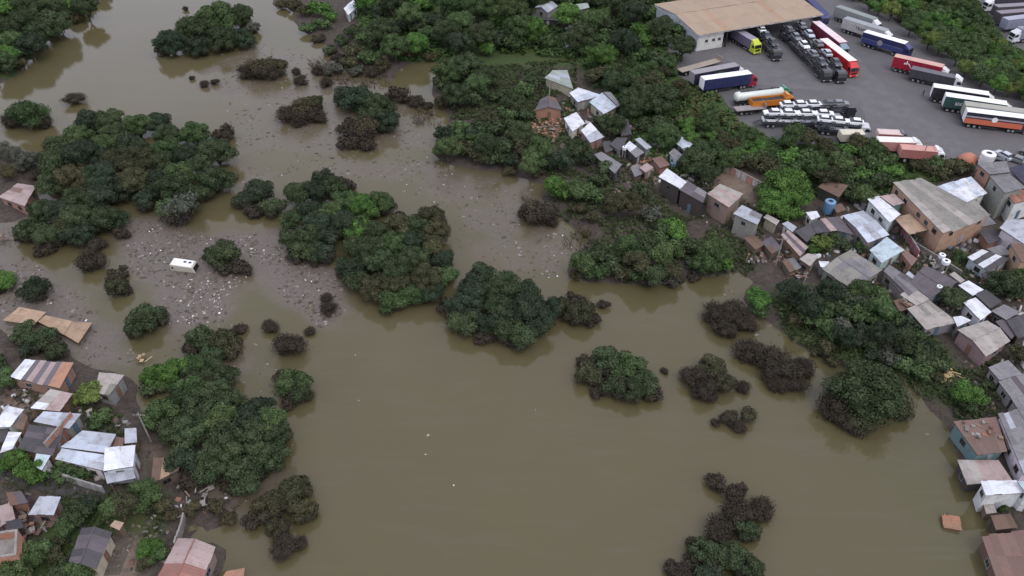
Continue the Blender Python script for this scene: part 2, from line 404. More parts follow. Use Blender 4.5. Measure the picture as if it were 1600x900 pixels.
# ------------------------------------------------------------------ trees: tapered trunk with limbs, crown of leaf-sized faces in clumps
def ico(sub=1):
    bm = bmesh.new(); bmesh.ops.create_icosphere(bm, subdivisions=sub, radius=1)
    V = np.array([v.co[:] for v in bm.verts]); F = np.array([[v.index for v in f.verts] for f in bm.faces]); bm.free(); return V, F
ICOV, ICOF = ico(1)
def crown_mesh(seed, nl, nleaf, leaf, lob=(.30,.46), flat=.8, loose=.10, core=.80):
    g = np.random.default_rng(seed); Vs = []; Fs = []; n0 = 0
    cs = []; 
    for k in range(nl):
        for _ in range(40):
            v = g.normal(size=3); v /= np.linalg.norm(v); rr = g.uniform(.35, .72) if k else .15
            c = v*rr; c[2] = c[2]*flat*.9
            if c[2] < -.45: continue
            if all(np.linalg.norm(c-o) > .30 for o, _ in cs): break
        cs.append((c, g.uniform(*lob)*(1.15 if k == 0 else 1)))
    area = sum(r*r for _, r in cs)
    for c, r in cs:
        dv = ICOV*(r*core)*np.array([1,1,.85])*g.uniform(.85, 1.1, size=(len(ICOV), 1))+c
        Vs.append(dv); Fs.append(ICOF+n0); n0 += len(dv)
    tri_v = []; 
    for c, r in cs:
        m = int(nleaf*r*r/area)
        d = g.normal(size=(m, 3)); d /= np.linalg.norm(d, axis=1)[:, None]
        d[:, 2] = np.where(d[:, 2] < -.5, -d[:, 2], d[:, 2])
        bumpy = 1+.10*np.sin(d[:, 0]*9+c[0]*20)*np.sin(d[:, 1]*9+c[1]*17)+g.normal(size=m)*loose
        p = c+d*np.array([1,1,.85])*(r*bumpy)[:, None]
        nrm = d+g.normal(size=(m, 3))*.38; nrm /= np.linalg.norm(nrm, axis=1)[:, None]
        a = np.cross(nrm, g.normal(size=(m, 3))); a /= np.linalg.norm(a, axis=1)[:, None]; b = np.cross(nrm, a)
        s = leaf*g.uniform(.6, 1.5, size=(m, 1))
        tri_v.append(np.stack([p-a*s*.9, p-b*s*.6, p+a*s*.9, p+b*s*.6+nrm*s*.25], 1).reshape(-1, 3))
    T = np.concatenate(tri_v); q = np.arange(len(T)).reshape(-1, 4)+n0
    V = np.concatenate(Vs+[T]); F = np.concatenate(Fs+[q[:, [0,1,2]], q[:, [0,2,3]]])
    return np_mesh("crown", V, F, FOL)
def trunk_mesh(seed, spread=.55):
    g = random.Random(seed); m = MB()
    top = Vector((g.uniform(-.1,.1), g.uniform(-.1,.1), .45))
    m.tube([(0,0,-.25),(top.x*.4,top.y*.4,.15),top], [.085,.065,.05], 7)
    for k in range(5):
        a = k*1.256+g.uniform(-.4,.4); r = spread*g.uniform(.7,1.1)
        m.tube([top*.85, (math.cos(a)*r*.5, math.sin(a)*r*.5, .65), (math.cos(a)*r, math.sin(a)*r, .92)], [.042,.028,.010], 5)
    return m.me("trunk", BARK, smooth=True)
CR = {'big': [crown_mesh(100+i, 20, 6800, .042, (.22,.34)) for i in range(6)],
      'mid': [crown_mesh(200+i, 13, 3800, .056, (.26,.40)) for i in range(6)],
      'bush': [crown_mesh(300+i, 6, 1500, .080, (.34,.50), .8, .14) for i in range(5)],
      'twig': [crown_mesh(400+i, 12, 3600, .046, (.30,.46), .75, .20, .72) for i in range(6)],
      'weep': [crown_mesh(500, 16, 9000, .034, (.24,.36), .75, .16, .7), crown_mesh(501, 16, 9000, .034, (.24,.36), .75, .16, .7)]}
TRK = [trunk_mesh(40+i) for i in range(4)]
#            colour             words
KIND = {'D': ((.050,.068,.034), 'dark green'), 'M': ((.064,.098,.041), 'mid green'), 'B': ((.072,.138,.036), 'bright green'),
        'O': ((0.060,0.060,0.033), 'olive green'), 'N': ((0.062,0.056,0.032), 'mud brown'), 'G': ((0.0880,0.0924,0.0748), 'grey green'), 'L': ((0.105,0.1375,0.0418), 'yellow green'),
        'W': ((.044,.062,.029), 'olive green'), 'T': ((0.0363,0.0506,0.0308), 'blackish green')}
TREES = []                                          # records for labels: (object, group, kind word, px, py, r)
SPECS = []                                          # every tree noted first; the 300 that show largest become things, the rest one mass
def tree(*a, **k): SPECS.append((a, k))
def plant(px, py, rpx, kind, group, noun='tree', label=None, size=None, squash=None, mud=None, lift=0.):
    if kind == 'N': rpx *= 1.12
    base = on_ground(px, py); s = scale_at(px, py, base.z); Rm = rpx/s
    flooded = Hg(base.x, base.y) < .1
    small = Rm < 1.9
    hc = Rm*((.42 if kind == 'N' else .58) if flooded else (.55 if small else .80))+(.0 if flooded or small else .6)+lift
    p = at(px, py, max(base.z, 0)+hc); gz = Hg(p.x, p.y); wz = max(gz, 0)
    zc = wz+hc; p = at(px, py, zc)
    st = size or ('twig' if kind in 'NG' else 'bush' if Rm < 1.7 else 'mid' if Rm < 3.4 else 'big')
    col, word = KIND[kind]; k = rng.uniform(.80, 1.25)
    mudl = mud if mud is not None else ((rng.uniform(1.2, 2.2) if kind in 'DMOTB' else 4.) if flooded else 0)
    a = rng.uniform(0, 6.28); root = empty(noun, (p.x, p.y, wz), a)
    sq = (squash or rng.uniform(.85, 1.05))
    c = link("crown", rng.choice(CR[st]), root, (col[0]*k*rng.uniform(.93,1.07), col[1]*k, col[2]*k, mudl/10))
    c.location = (0, 0, zc-wz); c.scale = (Rm*1.04*rng.uniform(.95,1.06), Rm*1.04*rng.uniform(.95,1.06), Rm*sq)
    t = link("trunk", rng.choice(TRK), root); depth = max(0, wz-gz)
    t.location = (0, 0, -depth); hh = zc-wz+depth; t.scale = (Rm*.9, Rm*.9, hh*1.05)
    root['label'] = label or ''; root['category'] = 'bush' if noun.endswith('bush') else 'tree'
    if group: root['group'] = group
    if not label: TREES.append((root, group, word, px, py, rpx, noun))
    return root
def inside(P, x, y):
    r = False; n = len(P)
    for i in range(n):
        (ax, ay), (bx, by) = P[i], P[(i+1) % n]
        if (ay > y) != (by > y) and x < ax+(y-ay)*(bx-ax)/(by-ay): r = not r
    return r
def fill(P, rlo, rhi, kinds, group, gap=1.05, noun='tree', avoid=(), edge=None):
    xs = [p[0] for p in P]; ys = [p[1] for p in P]; got = []
    for _ in range(1500):
        x, y = rng.uniform(min(xs), max(xs)), rng.uniform(min(ys), max(ys))
        if not inside(P, x, y): continue
        r = rng.uniform(rlo, rhi)
        if any(math.hypot(x-a, (y-b)*1.25) < gap*1.12*(r+c)*.5 for a, b, c in got): continue
        if any(math.hypot(x-a, y-b) < q for a, b, q in avoid): continue
        got.append((x, y, r))
    for x, y, r in got:
        de = min(math.hypot(x-ax-max(0, min(1, ((x-ax)*(bx-ax)+(y-ay)*(by-ay))/((bx-ax)**2+(by-ay)**2+1e-6)))*(bx-ax), y-ay-max(0, min(1, ((x-ax)*(bx-ax)+(y-ay)*(by-ay))/((bx-ax)**2+(by-ay)**2+1e-6)))*(by-ay)) for (ax, ay), (bx, by) in zip(P, P[1:]+P[:1]))
        tree(x, y, r, rng.choice(kinds), group, noun=noun, lift=min(de*.045, 2.6)+rng.uniform(0, .9) if noun == 'tree' else 0)      # a grove domes up towards its middle
def many(L, group, noun='tree'):
    for x, y, r, k in L: tree(x, y, r, k, group, noun=noun)
g = 'forest on the far left bank'
fill([(-40,-50),(150,-50),(150,0),(112,22),(78,40),(52,66),(25,95),(-40,112)], 18, 27, 'DDMTMDB', g)
many([(8,88,24,'B'),(85,45,14,'N'),(55,75,12,'N'),(120,26,14,'N'),(30,100,14,'N')], g)
g = 'trees of the flooded islet at the far end'
many([(268,68,28,'T'),(300,45,30,'D'),(340,30,34,'M'),(376,26,26,'D'),(345,62,28,'D'),(378,60,22,'T'),(254,78,14,'N'),(308,74,22,'T'),(325,50,20,'D'),(395,45,14,'G')], g)
many([(300,122,5,'N'),(320,131,8,'N'),(337,128,7,'N'),(290,14,5,'N')], 'small muddy bushes in the far water', 'bush')
tree(45,176,36,'M',None,size='weep',squash=.92,label='round mid green tree standing alone in the water on the far left', noun='round_tree')
many([(20,190,18,'N'),(72,192,12,'N')], 'muddy bushes under the round left tree', 'bush')
tree(115,154,16,'N',None,noun='bush',label='small dark brown bush alone in open water beside the round left tree', squash=.5)
many([(18,242,16,'G'),(44,250,17,'G'),(62,272,15,'G'),(12,268,13,'N'),(30,262,12,'G'),(70,248,14,'N'),(5,232,14,'G')], 'grey leafless shrubs on the left mud bank', 'bush')
g = 'large flooded grove on the left'
fill([(105,205),(150,182),(185,188),(240,182),(290,208),(342,205),(352,225),(338,280),(330,300),(300,330),(270,345),(245,322),(190,300),(140,322),(180,350),(120,372),(60,380),(42,360),(58,300),(82,250)], 22, 32, 'DDTDMTO', g, .95)
many([(285,325,34,'G'),(350,212,20,'N'),(150,385,17,'N'),(190,365,14,'N'),(70,392,16,'N'),(38,370,14,'N'),(165,335,16,'N'),(160,315,14,'T')], g)
tree(142,408,22,'N',None,noun='bush',label='dark brown rounded bush in the debris below the large left grove')
g = 'central flooded grove'
fill([(460,300),(500,285),(530,290),(545,310),(530,380),(520,400),(455,390),(448,350)], 22, 28, 'DDTM', g, .95)
fill([(545,345),(610,345),(650,335),(692,360),(695,400),(690,452),(640,470),(575,465),(540,435)], 22, 29, 'DMDTO', g, .95)
many([(568,322,30,'B'),(555,358,28,'B'),(596,318,26,'M'),(590,368,22,'B'),(675,338,24,'O'),(652,345,16,'O'),(622,345,18,'N'),(462,398,18,'N'),(490,405,16,'N'),(505,280,22,'T'),(540,288,16,'N'),(620,425,28,'M'),(598,445,26,'M'),(580,400,26,'D'),(650,405,26,'D'),
      (400,300,28,'T'),(378,312,22,'T'),(425,322,24,'D'),(398,330,18,'N'),(545,425,18,'N')], g)
g = 'dark flooded grove in the middle of the lake'
fill([(712,450),(750,432),(800,435),(845,460),(858,488),(842,512),(812,530),(775,528),(728,505),(700,485)], 24, 32, 'DTDT', g, .9)
many([(700,478,20,'N'),(725,505,18,'N'),(760,528,18,'N'),(800,535,16,'N'),(905,488,28,'O'),(900,470,20,'N'),(925,500,16,'N'),(878,478,22,'O'),(944,477,11,'N')], g)
g = 'trees of the islet right of the lake centre'
many([(922,582,26,'O'),(950,564,28,'D'),(985,575,30,'M'),(1012,598,26,'D'),(958,602,26,'D'),(992,612,24,'D'),(915,570,18,'N'),(1020,618,18,'N'),(935,612,16,'N'),(1038,580,7,'N')], g)
g = 'low muddy islet beside the lake centre'
many([(1082,588,22,'N'),(1112,576,26,'O'),(1132,598,22,'O'),(1100,612,22,'N'),(1160,605,12,'N')], g, 'bush')
many([(1138,652,17,'O'),(1168,645,16,'O'),(1118,662,8,'N'),(1154,668,13,'N')], 'smallest islet of round bushes', 'bush')
many([(1120,492,22,'N'),(1146,488,22,'N'),(1166,506,18,'N'),(1132,515,18,'N')], 'brown bare bushes near the right shore', 'bush')
many([(1170,547,24,'N'),(1196,556,24,'N'),(1222,580,28,'N'),(1240,596,20,'N'),(1252,575,18,'N'),(1212,600,16,'N')], 'brown bushes off the right shore', 'bush')
g = 'weeping trees at the right shore'
tree(1356,616,66,'W',None,mud=.3,label='wide weeping olive green tree standing in the water by the right shore',noun='weeping_tree',size='weep',squash=.62)
many([(1306,634,28,'N'),(1408,640,22,'O'),(1345,662,26,'O'),(1322,598,24,'O'),(1318,652,22,'N')], g)
g = 'islet running out of the bottom edge'
many([(1120,758,20,'N'),(1152,770,18,'N'),(1188,795,22,'N'),(1152,802,26,'N'),(1165,828,24,'D'),(1122,832,24,'N'),(1088,850,16,'N'),(1102,868,30,'D'),(1142,868,32,'D'),(1052,890,18,'N'),(1172,892,28,'D'),(1110,905,32,'T'),(1068,905,22,'N'),(1082,880,20,'O'),(1160,925,36,'D')], g)
g = 'trees around the sunken white van'
many([(348,400,30,'D'),(372,418,18,'N'),(332,398,18,'T'),(384,422,13,'N'),(352,418,16,'D')], g)
many([(184,428,18,'O'),(184,448,22,'O')], 'tall narrow olive tree in the trash', 'tree')
tree(52,454,26,'T',None,label='dark round tree in grey water near the left edge'); tree(4,440,22,'B',None,label='bright green tree cut by the left edge of the picture')
many([(230,490,28,'D'),(222,508,28,'D'),(245,500,18,'D'),(205,520,12,'N')], 'dark tree clump in the middle of the trash')
many([(318,528,28,'D'),(350,532,28,'O'),(372,515,14,'N'),(330,555,24,'D'),(360,550,20,'O'),(300,545,18,'N')], 'dark olive tree clump at the edge of the trash')
g = 'flooded grove behind the left slum'
many([(240,588,26,'B'),(270,580,26,'B'),(255,600,20,'B'),(300,572,24,'M'),(330,582,26,'D'),(312,590,24,'D'),(355,588,24,'D'),(232,610,18,'M')], g)
fill([(238,640),(275,610),(320,600),(350,600),(395,628),(432,632),(440,670),(430,712),(395,742),(345,755),(300,742),(268,700)], 26, 36, 'DDTDM', g, .9)
many([(300,795,15,'N'),(338,792,17,'N'),(268,806,13,'N'),(355,812,14,'N'),(300,755,20,'N'),(360,760,20,'N'),(400,745,18,'T')], g)
many([(455,600,30,'M'),(465,615,24,'D'),(440,590,16,'N'),(455,628,16,'N')], 'green tree alone at the lake edge by the left grove')
many([(420,795,30,'O'),(460,768,30,'O'),(470,798,26,'O'),(435,825,22,'O'),(395,815,20,'N'),(440,780,26,'O'),(470,758,18,'N')], 'olive flooded clump below the left grove')
many([(445,855,22,'N'),(470,850,13,'N')], 'leafless brown bush at the bottom of the lake', 'bush')
g = 'small brown bushes left of the lake'
many([(455,541,25,'N'),(421,511,14,'N'),(484,517,9,'N'),(514,482,13,'N'),(510,465,10,'N')], g, 'bush')
many([(840,335,26,'N'),(822,332,14,'N'),(860,346,12,'N')], 'brown bush off the slum bank', 'bush')
g = 'brown bushes in the far channel'
many([(412,110,24,'N'),(432,104,20,'O'),(388,112,16,'N'),(470,126,11,'N'),(497,112,10,'N'),(510,130,11,'N'),(462,112,8,'N')], g, 'bush')
many([(452,180,20,'N'),(475,176,24,'N'),(490,160,18,'O'),(500,185,12,'N'),(465,190,12,'N')], 'spreading brown bush in the far channel', 'bush')
g = 'dark flooded clump in the far channel'
many([(560,155,32,'T'),(540,150,22,'T'),(592,165,28,'D'),(565,205,26,'N'),(545,200,20,'N'),(602,190,24,'T'),(622,150,20,'N'),(650,158,16,'N'),(545,225,18,'N'),(575,228,15,'N'),(668,165,10,'N'),(580,185,24,'D')], g)
g = 'forest along the top edge'
hz = [(550,10,20),(852,20,28),(875,55,20),(905,15,18),(898,30,14)]
fill([(560,-50),(1060,-50),(1048,0),(1070,62),(1072,92),(1000,98),(965,112),(925,95),(905,75),(880,62),(868,68),(830,66),(800,72),(770,78),(740,80),(700,62),(660,66),(605,75),(572,66),(562,20)], 17, 26, 'DDMMTDMB', g, .95, avoid=hz)
many([(482,42,14,'M'),(498,60,12,'O'),(516,78,13,'M'),(535,62,14,'D'),(556,48,17,'D'),(545,98,16,'O'),(572,60,16,'M'),(528,92,12,'N'),(505,38,13,'M'),(520,108,18,'G'),(552,80,18,'O'),(578,88,18,'M'),(600,100,16,'N'),(500,14,18,'B'),(516,26,14,'B'),(478,16,14,'O'),(460,5,14,'N'),(440,6,12,'N'),(560,112,14,'G'),(582,115,12,'N'),(640,82,14,'N'),(672,88,12,'N')], g)
g = 'grove on the spit below the top forest'
many([(700,110,26,'M'),(730,102,28,'D'),(745,132,24,'M'),(710,145,26,'D'),(760,118,22,'D'),(690,130,18,'D'),(735,155,20,'D'),(690,160,14,'N')], g)
many([(835,126,18,'D'),(820,142,20,'M'),(802,160,22,'D'),(790,182,20,'M'),(815,176,20,'D'),(780,150,16,'D'),(800,198,16,'M')], 'trees behind the wrecked brick house')
g = 'grove on the shore of the middle channel'
fill([(682,210),(720,200),(760,203),(800,196),(828,218),(860,230),(890,235),(872,262),(820,262),(790,252),(740,245),(698,240)], 17, 24, 'DMDTO', g, .95)
many([(905,235,24,'D'),(915,250,18,'T'),(745,215,20,'M'),(775,188,18,'O'),(690,235,14,'N'),(840,268,14,'N'),(795,268,12,'N')], g)
g = 'green slope below the lorry yard'
many([(1000,150,30,'D'),(1030,155,32,'D'),(1015,135,28,'O'),(990,165,24,'D'),(960,125,24,'D'),(935,118,20,'O'),(985,125,20,'M'),(1040,212,26,'M'),(1030,195,20,'D'),(960,192,24,'D'),(945,190,16,'D'),(1010,195,20,'D'),(1070,190,18,'O')], g)
fill([(1060,130),(1100,150),(1135,190),(1190,222),(1215,238),(1160,262),(1120,250),(1075,215)], 11, 18, 'OMMBOLMB', g, .9, noun='bush', avoid=[(1085,165,26),(1150,205,16),(1125,195,14)])
fill([(930,100),(1050,98),(1055,120),(1000,118),(940,112)], 10, 15, 'MMO', g, .95, noun='bush')
many([(1088,250,28,'D'),(1112,240,28,'M'),(1135,248,22,'M'),(1160,245,20,'D'),(1105,268,22,'D')], g)
g = 'trees on the bank between yard and houses'
many([(1225,290,36,'B'),(1210,315,28,'B'),(1245,305,26,'B'),(1240,330,18,'B'),(1222,335,16,'B'),(1200,300,20,'M')], 'bright green tree beside the blue tank')
fill([(1180,235),(1240,235),(1330,232),(1400,240),(1400,262),(1350,275),(1290,282),(1250,262),(1190,262)], 16, 23, 'MDMBO', g, .9)
fill([(1340,275),(1390,280),(1385,295),(1330,318),(1300,300)], 16, 22, 'DMD', g, .9)
fill([(1420,250),(1505,250),(1512,268),(1440,274)], 14, 19, 'OMO', g, .9)
many([(1245,205,22,'M'),(1262,212,20,'O'),(1230,218,16,'M'),(1340,220,16,'O'),(1365,230,18,'M'),(1290,225,16,'O'),(1128,120,14,'M'),(1110,125,12,'O')], 'bushes on the rim of the lorry yard', 'bush')
many([(1283,380,20,'L'),(1270,390,12,'B'),(1310,378,18,'D'),(1345,385,12,'M')], 'bright garden trees by the dark roofs')
g = 'trees on the middle slum shore'
many([(868,290,22,'B'),(882,300,20,'B'),(902,295,22,'M'),(925,302,20,'M'),(945,265,18,'D'),(935,282,16,'D'),(962,318,22,'O'),(985,318,24,'O'),(1000,298,18,'D'),(1022,335,18,'G'),(1050,350,20,'B'),(1060,368,16,'B'),(1035,360,16,'M'),(905,325,14,'N'),(925,340,14,'N'),(915,365,10,'N'),(958,250,14,'D')], g)
g = 'flooded grove in front of the shacks'
fill([(905,400),(940,386),(1000,378),(1045,374),(1062,392),(1052,420),(1010,432),(950,432),(915,425)], 18, 25, 'DMDMO', g, .9)
many([(1118,390,28,'M'),(1105,410,24,'M'),(1130,405,20,'B'),(1082,388,20,'D'),(1090,412,18,'D'),(900,430,13,'N'),(1010,442,13,'N'),(1060,435,13,'N'),(1085,432,12,'N'),(1050,440,16,'G')], g)
g = 'thicket on the right shore'
fill([(1218,445),(1260,455),(1330,435),(1375,452),(1385,485),(1430,515),(1490,560),(1470,582),(1420,580),(1350,552),(1300,522),(1255,502),(1228,478)], 17, 25, 'DMMDGT', g, .88)
many([(1185,465,24,'B'),(1190,482,18,'M'),(1290,545,18,'O'),(1300,560,14,'O'),(1275,550,10,'O'),(1465,590,12,'O'),(1445,580,12,'O'),(1240,500,14,'N'),(1330,570,12,'N'),(1370,588,14,'N'),(1320,460,18,'G'),(1350,470,18,'G')], g)
many([(1508,612,24,'B'),(1525,620,20,'B'),(1512,635,16,'D'),(1545,600,12,'D')], 'bright green tree in front of the rubble covered roof')
tree(1488,466,22,'D',None,label='dark green tree between the long grey roof and the curved white roof')
many([(1572,440,28,'D'),(1590,455,20,'D'),(1550,452,16,'D'),(1600,430,20,'M')], 'large dark tree in front of the skylight roof')
tree(1598,552,20,'O',None,label='olive green tree at the right edge above grey stepped roofs'); tree(1500,402,12,'M',None,label='small green tree beside the long dark roof with white skylights',noun='small_tree')
tree(1568,795,9,'M',None,noun='potted_bush',label='small green bush in the yard in front of the white flooded house')
tree(1345,450,22,'M',None,label='mid green tree beneath the tan grey roofs on the right slope')
g = 'shrub covered slope between the two yards'
fill([(1300,-40),(1500,-40),(1522,5),(1572,80),(1640,130),(1630,165),(1595,150),(1520,112),(1485,82),(1440,52),(1400,25),(1330,-8)], 12, 19, 'MBMBMLM', g, .72, noun='bush')
g = 'garden trees of the left slum'
many([(38,522,24,'D'),(65,530,26,'D'),(88,548,22,'D'),(50,545,20,'T'),(4,590,22,'M'),(0,565,16,'D'),(140,612,22,'L'),(125,622,16,'L'),(160,652,18,'M'),(150,665,12,'M'),(25,715,22,'B'),(45,732,24,'B'),(60,745,18,'B'),(98,735,20,'M'),(122,738,20,'M'),(8,725,18,'B'),
      (195,785,28,'O'),(225,772,28,'M'),(175,792,22,'M'),(245,790,20,'O'),(120,802,24,'D'),(102,820,22,'M'),(138,790,18,'T'),(52,862,28,'M'),(85,858,22,'O'),(25,885,30,'M'),(125,892,26,'M'),(95,890,20,'D'),(232,858,22,'B'),(245,868,16,'M'),(225,880,14,'O')], g)
def mass(specs):
    Vs, Fs, Cs, n0 = [], [], [], 0
    for (px, py, rpx, kind, *_), k in specs:
        base = on_ground(px, py); Rm = rpx/scale_at(px, py, base.z); wet = Hg(base.x, base.y) < .1
        hc = Rm*(.42 if wet else .6); p = at(px, py, max(base.z, 0)+hc); z = max(Hg(p.x, p.y), 0)+hc; p = at(px, py, z)
        V, F = rng.choice(FARC); a = rng.uniform(0, 6.28); ca, sa = math.cos(a), math.sin(a)
        W = np.stack([V[:,0]*ca-V[:,1]*sa, V[:,0]*sa+V[:,1]*ca, V[:,2]*.85], 1)*Rm*1.04+np.array([p.x, p.y, z])
        c = KIND[kind][0]; q = rng.uniform(.86, 1.16); Vs.append(W); Fs.append(F+n0); n0 += len(W)
        Cs.append(np.tile([c[0]*q, c[1]*q, c[2]*q, (.16 if kind != 'N' else .4) if wet else 0.], (len(W), 1)))
    return np_mesh("small_trees", np.concatenate(Vs), np.concatenate(Fs), FOLM, False, {'Col': np.concatenate(Cs)})
def arrays(me):
    V = np.empty(len(me.vertices)*3, np.float32); me.vertices.foreach_get('co', V); me.calc_loop_triangles()
    F = np.empty(len(me.loop_triangles)*3, np.int32); me.loop_triangles.foreach_get('vertices', F); return V.reshape(-1, 3), F.reshape(-1, 3)
FARC = [arrays(crown_mesh(600+i, 7, 850, .10, (.34,.48))) for i in range(4)]
def shown(sp):
    (px, py, rpx, *_), k = sp; return 1e6 if k.get('label') else rpx*(1 if -10 < px < 1610 and -10 < py < 910 else .3)
tr_ = sorted([s for s in SPECS if 'bush' not in (s[1].get('noun') or '')], key=shown, reverse=True)
bu_ = sorted([s for s in SPECS if 'bush' in (s[1].get('noun') or '')], key=shown, reverse=True)
NT, NB = 300, 230
for a_, k_ in tr_[:NT]+bu_[:NB]: plant(*a_, **k_)
rest = tr_[NT:]+bu_[NB:]
if rest: tag(link("small_trees", mass(rest)), kind='stuff')
print("TREES", len(tr_), "BUSHES", len(bu_), "MASS", len(rest))
# every label has to find its tree: look, place in its group, then rank among its likes
def place_word(fx, fy):
    v = 'far' if fy < .34 else 'near' if fy > .66 else 'middle'
    h = 'left' if fx < .34 else 'right' if fx > .66 else 'centre'
    return {'far left':'far left corner','far centre':'far side','far right':'far right corner','middle left':'left side','middle centre':'heart','middle right':'right side',
            'near left':'near left corner','near centre':'near side','near right':'near right corner'}[v+' '+h]
GR = {}
for rec in TREES: GR.setdefault(rec[1], []).append(rec)
ORD = ['first','second','third','fourth','fifth','sixth','seventh','eighth','ninth','tenth']
for gname, L in GR.items():
    x0, x1 = min(r[3] for r in L), max(r[3] for r in L); y0, y1 = min(r[4] for r in L), max(r[4] for r in L); sub = {}
    for r in L:
        pw = place_word((r[3]-x0)/(x1-x0+1e-6), (r[4]-y0)/(y1-y0+1e-6)) if len(L) > 1 else 'alone'
        sub.setdefault((r[2], pw, r[6]), []).append(r)
    for (word, pw, noun), S in sub.items():
        S.sort(key=lambda r: r[3])
        for i, r in enumerate(S):
            n = len(S); nn = noun.replace('_', ' ')
            pre = '' if n == 1 else ('leftmost ' if i == 0 else 'rightmost ' if i == n-1 else (ORD[i] if i < 10 else f'{i+1}th')+'-from-left ')
            r[0]['label'] = f"{pre}{word} {nn}, {pw} of {gname}" if pw != 'alone' else f"{pre}{word} {nn}, the {gname}"
            while len(r[0]['label'].split()) > 16 and ' the ' in r[0]['label']: r[0]['label'] = ' '.join(r[0]['label'].rsplit(' the ', 1))

# ------------------------------------------------------------------ houses: roofs of single sheets over walls with openings
RC = {'white': (.68,.70,.735), 'pale': (.50,.55,.62), 'light': (.40,.42,.46), 'grey': (.21,.205,.21), 'dark': (.085,.080,.085), 'purple': (.125,.11,.12), 'beige': (.36,.33,.30), 'tan': (.40,.28,.19),
      'pink': (.38,.29,.27), 'rust': (.18,.108,.085), 'red': (.30,.14,.11), 'brown': (.16,.105,.08), 'aqua': (.46,.56,.60), 'olive': (.25,.24,.21), 'green': (.30,.35,.31), 'clay': (.36,.19,.12), 'black': (.03,.03,.035)}
WC = {'white': (.62,.62,.62), 'grey': (.26,.25,.245), 'brick': (.31,.165,.115), 'pink': (.29,.205,.185), 'cream': (.45,.40,.31), 'teal': (.16,.27,.275), 'aqua': (.42,.55,.57), 'brown': (.15,.10,.075), 'dark': (.07,.06,.055), 'orange': (.38,.235,.155), 'wood': (.17,.125,.09)}
FR_FRAME = (MB().box((0,0,.52),(1.06,.10,.06)).box((0,0,-.52),(1.12,.14,.07)).box((-.50,0,0),(.06,.10,1.0)).box((.50,0,0),(.06,.10,1.0)).box((0,0,0),(.04,.06,1.0))).me("window_frame", PLAST)
FR_PANE = MB().box((0,0,0),(.95,.05,.98)).me("pane", GLASS)
DR_LEAF = (MB().box((0,0,0),(.85,.08,2.0)).box((0,.03,.45),(.6,.06,.8)).box((0,.03,-.5),(.6,.06,.8))).me("door", WOOD)
HANDLE = MB().box((.33,.06,0),(.05,.08,.14)).me("door_handle", STEEL)
def lerp(a, b, t): return a+(b-a)*t
def bil(Q, u, v): return Q[0].lerp(Q[1], u).lerp(Q[3].lerp(Q[2], u), v)
def roof_sheets(parent, Q, col, mat, cw, cl, hk, tone=None, var=1.):
    """Q: p00,p10,p11,p01; sheets cw wide along u, cl long along v"""
    lu = ((Q[1]-Q[0]).length+(Q[2]-Q[3]).length)/2; lv = ((Q[3]-Q[0]).length+(Q[2]-Q[1]).length)/2
    nu = max(1, round(lu/cw)); nv = max(1, round(lv/cl)); ns = 6
    nrm = (Q[1]-Q[0]).cross(Q[3]-Q[0]).normalized()
    if nrm.z < 0: nrm = -nrm
    for j in range(nv):
        for i in range(nu):
            u0, u1, v0, v1 = i/nu-.006, (i+1)/nu+.006, j/nv-.01, (j+1)/nv+.02
            dz = rng.uniform(.035, .075)+.012*((i+j) % 2); sk = rng.uniform(-.02, .02); V = []; F = []
            for e in range(ns+1):
                u = lerp(u0, u1, e/ns); h = dz+(.035 if e % 2 else 0)
                V.append(bil(Q, u, v0+sk)+nrm*(h)); V.append(bil(Q, u, v1+sk)+nrm*(h+.02))
            for e in range(ns): F.append((2*e, 2*e+2, 2*e+3, 2*e+1))
            off = len(V); V += [p-nrm*.03 for p in V]
            F += [(off+f[3], off+f[2], off+f[1], off+f[0]) for f in F[:ns]]
            F += [(0,1,off+1,off),(2*ns,off+2*ns,off+2*ns+1,2*ns+1)]
            me = mesh("roof_sheet", V, F, mat)
            c = col; k = 1+var*rng.uniform(-.14, .10)
            if tone:
                cc = tone(i/max(1, nu-1), j/max(1, nv-1), i, j)
                if cc: c = cc
            link("roof_sheet", me, parent, (c[0]*k, c[1]*k, c[2]*k))
def opening(parent, a, b, t, z, wdt, hgt, nrm, kind='window', col=(.5,.5,.48), extra=.0):
    p = a.lerp(b, t)+nrm*(.02+extra); d = (b-a); rz = math.atan2(d.y, d.x)
    if kind == 'window':
        f = link("window", FR_FRAME, parent, col, (p.x, p.y, z), rz); f.scale = (wdt, 1, hgt)
        q = link("pane", FR_PANE, f, None, (0,0,0))
    else:
        sgn = 0 if (Vector((-math.sin(rz), math.cos(rz), 0)).dot(nrm) > 0) else math.pi
        f = link("door", DR_LEAF, parent, col, (p.x, p.y, z), rz+sgn)
        link("door_handle", HANDLE, f)
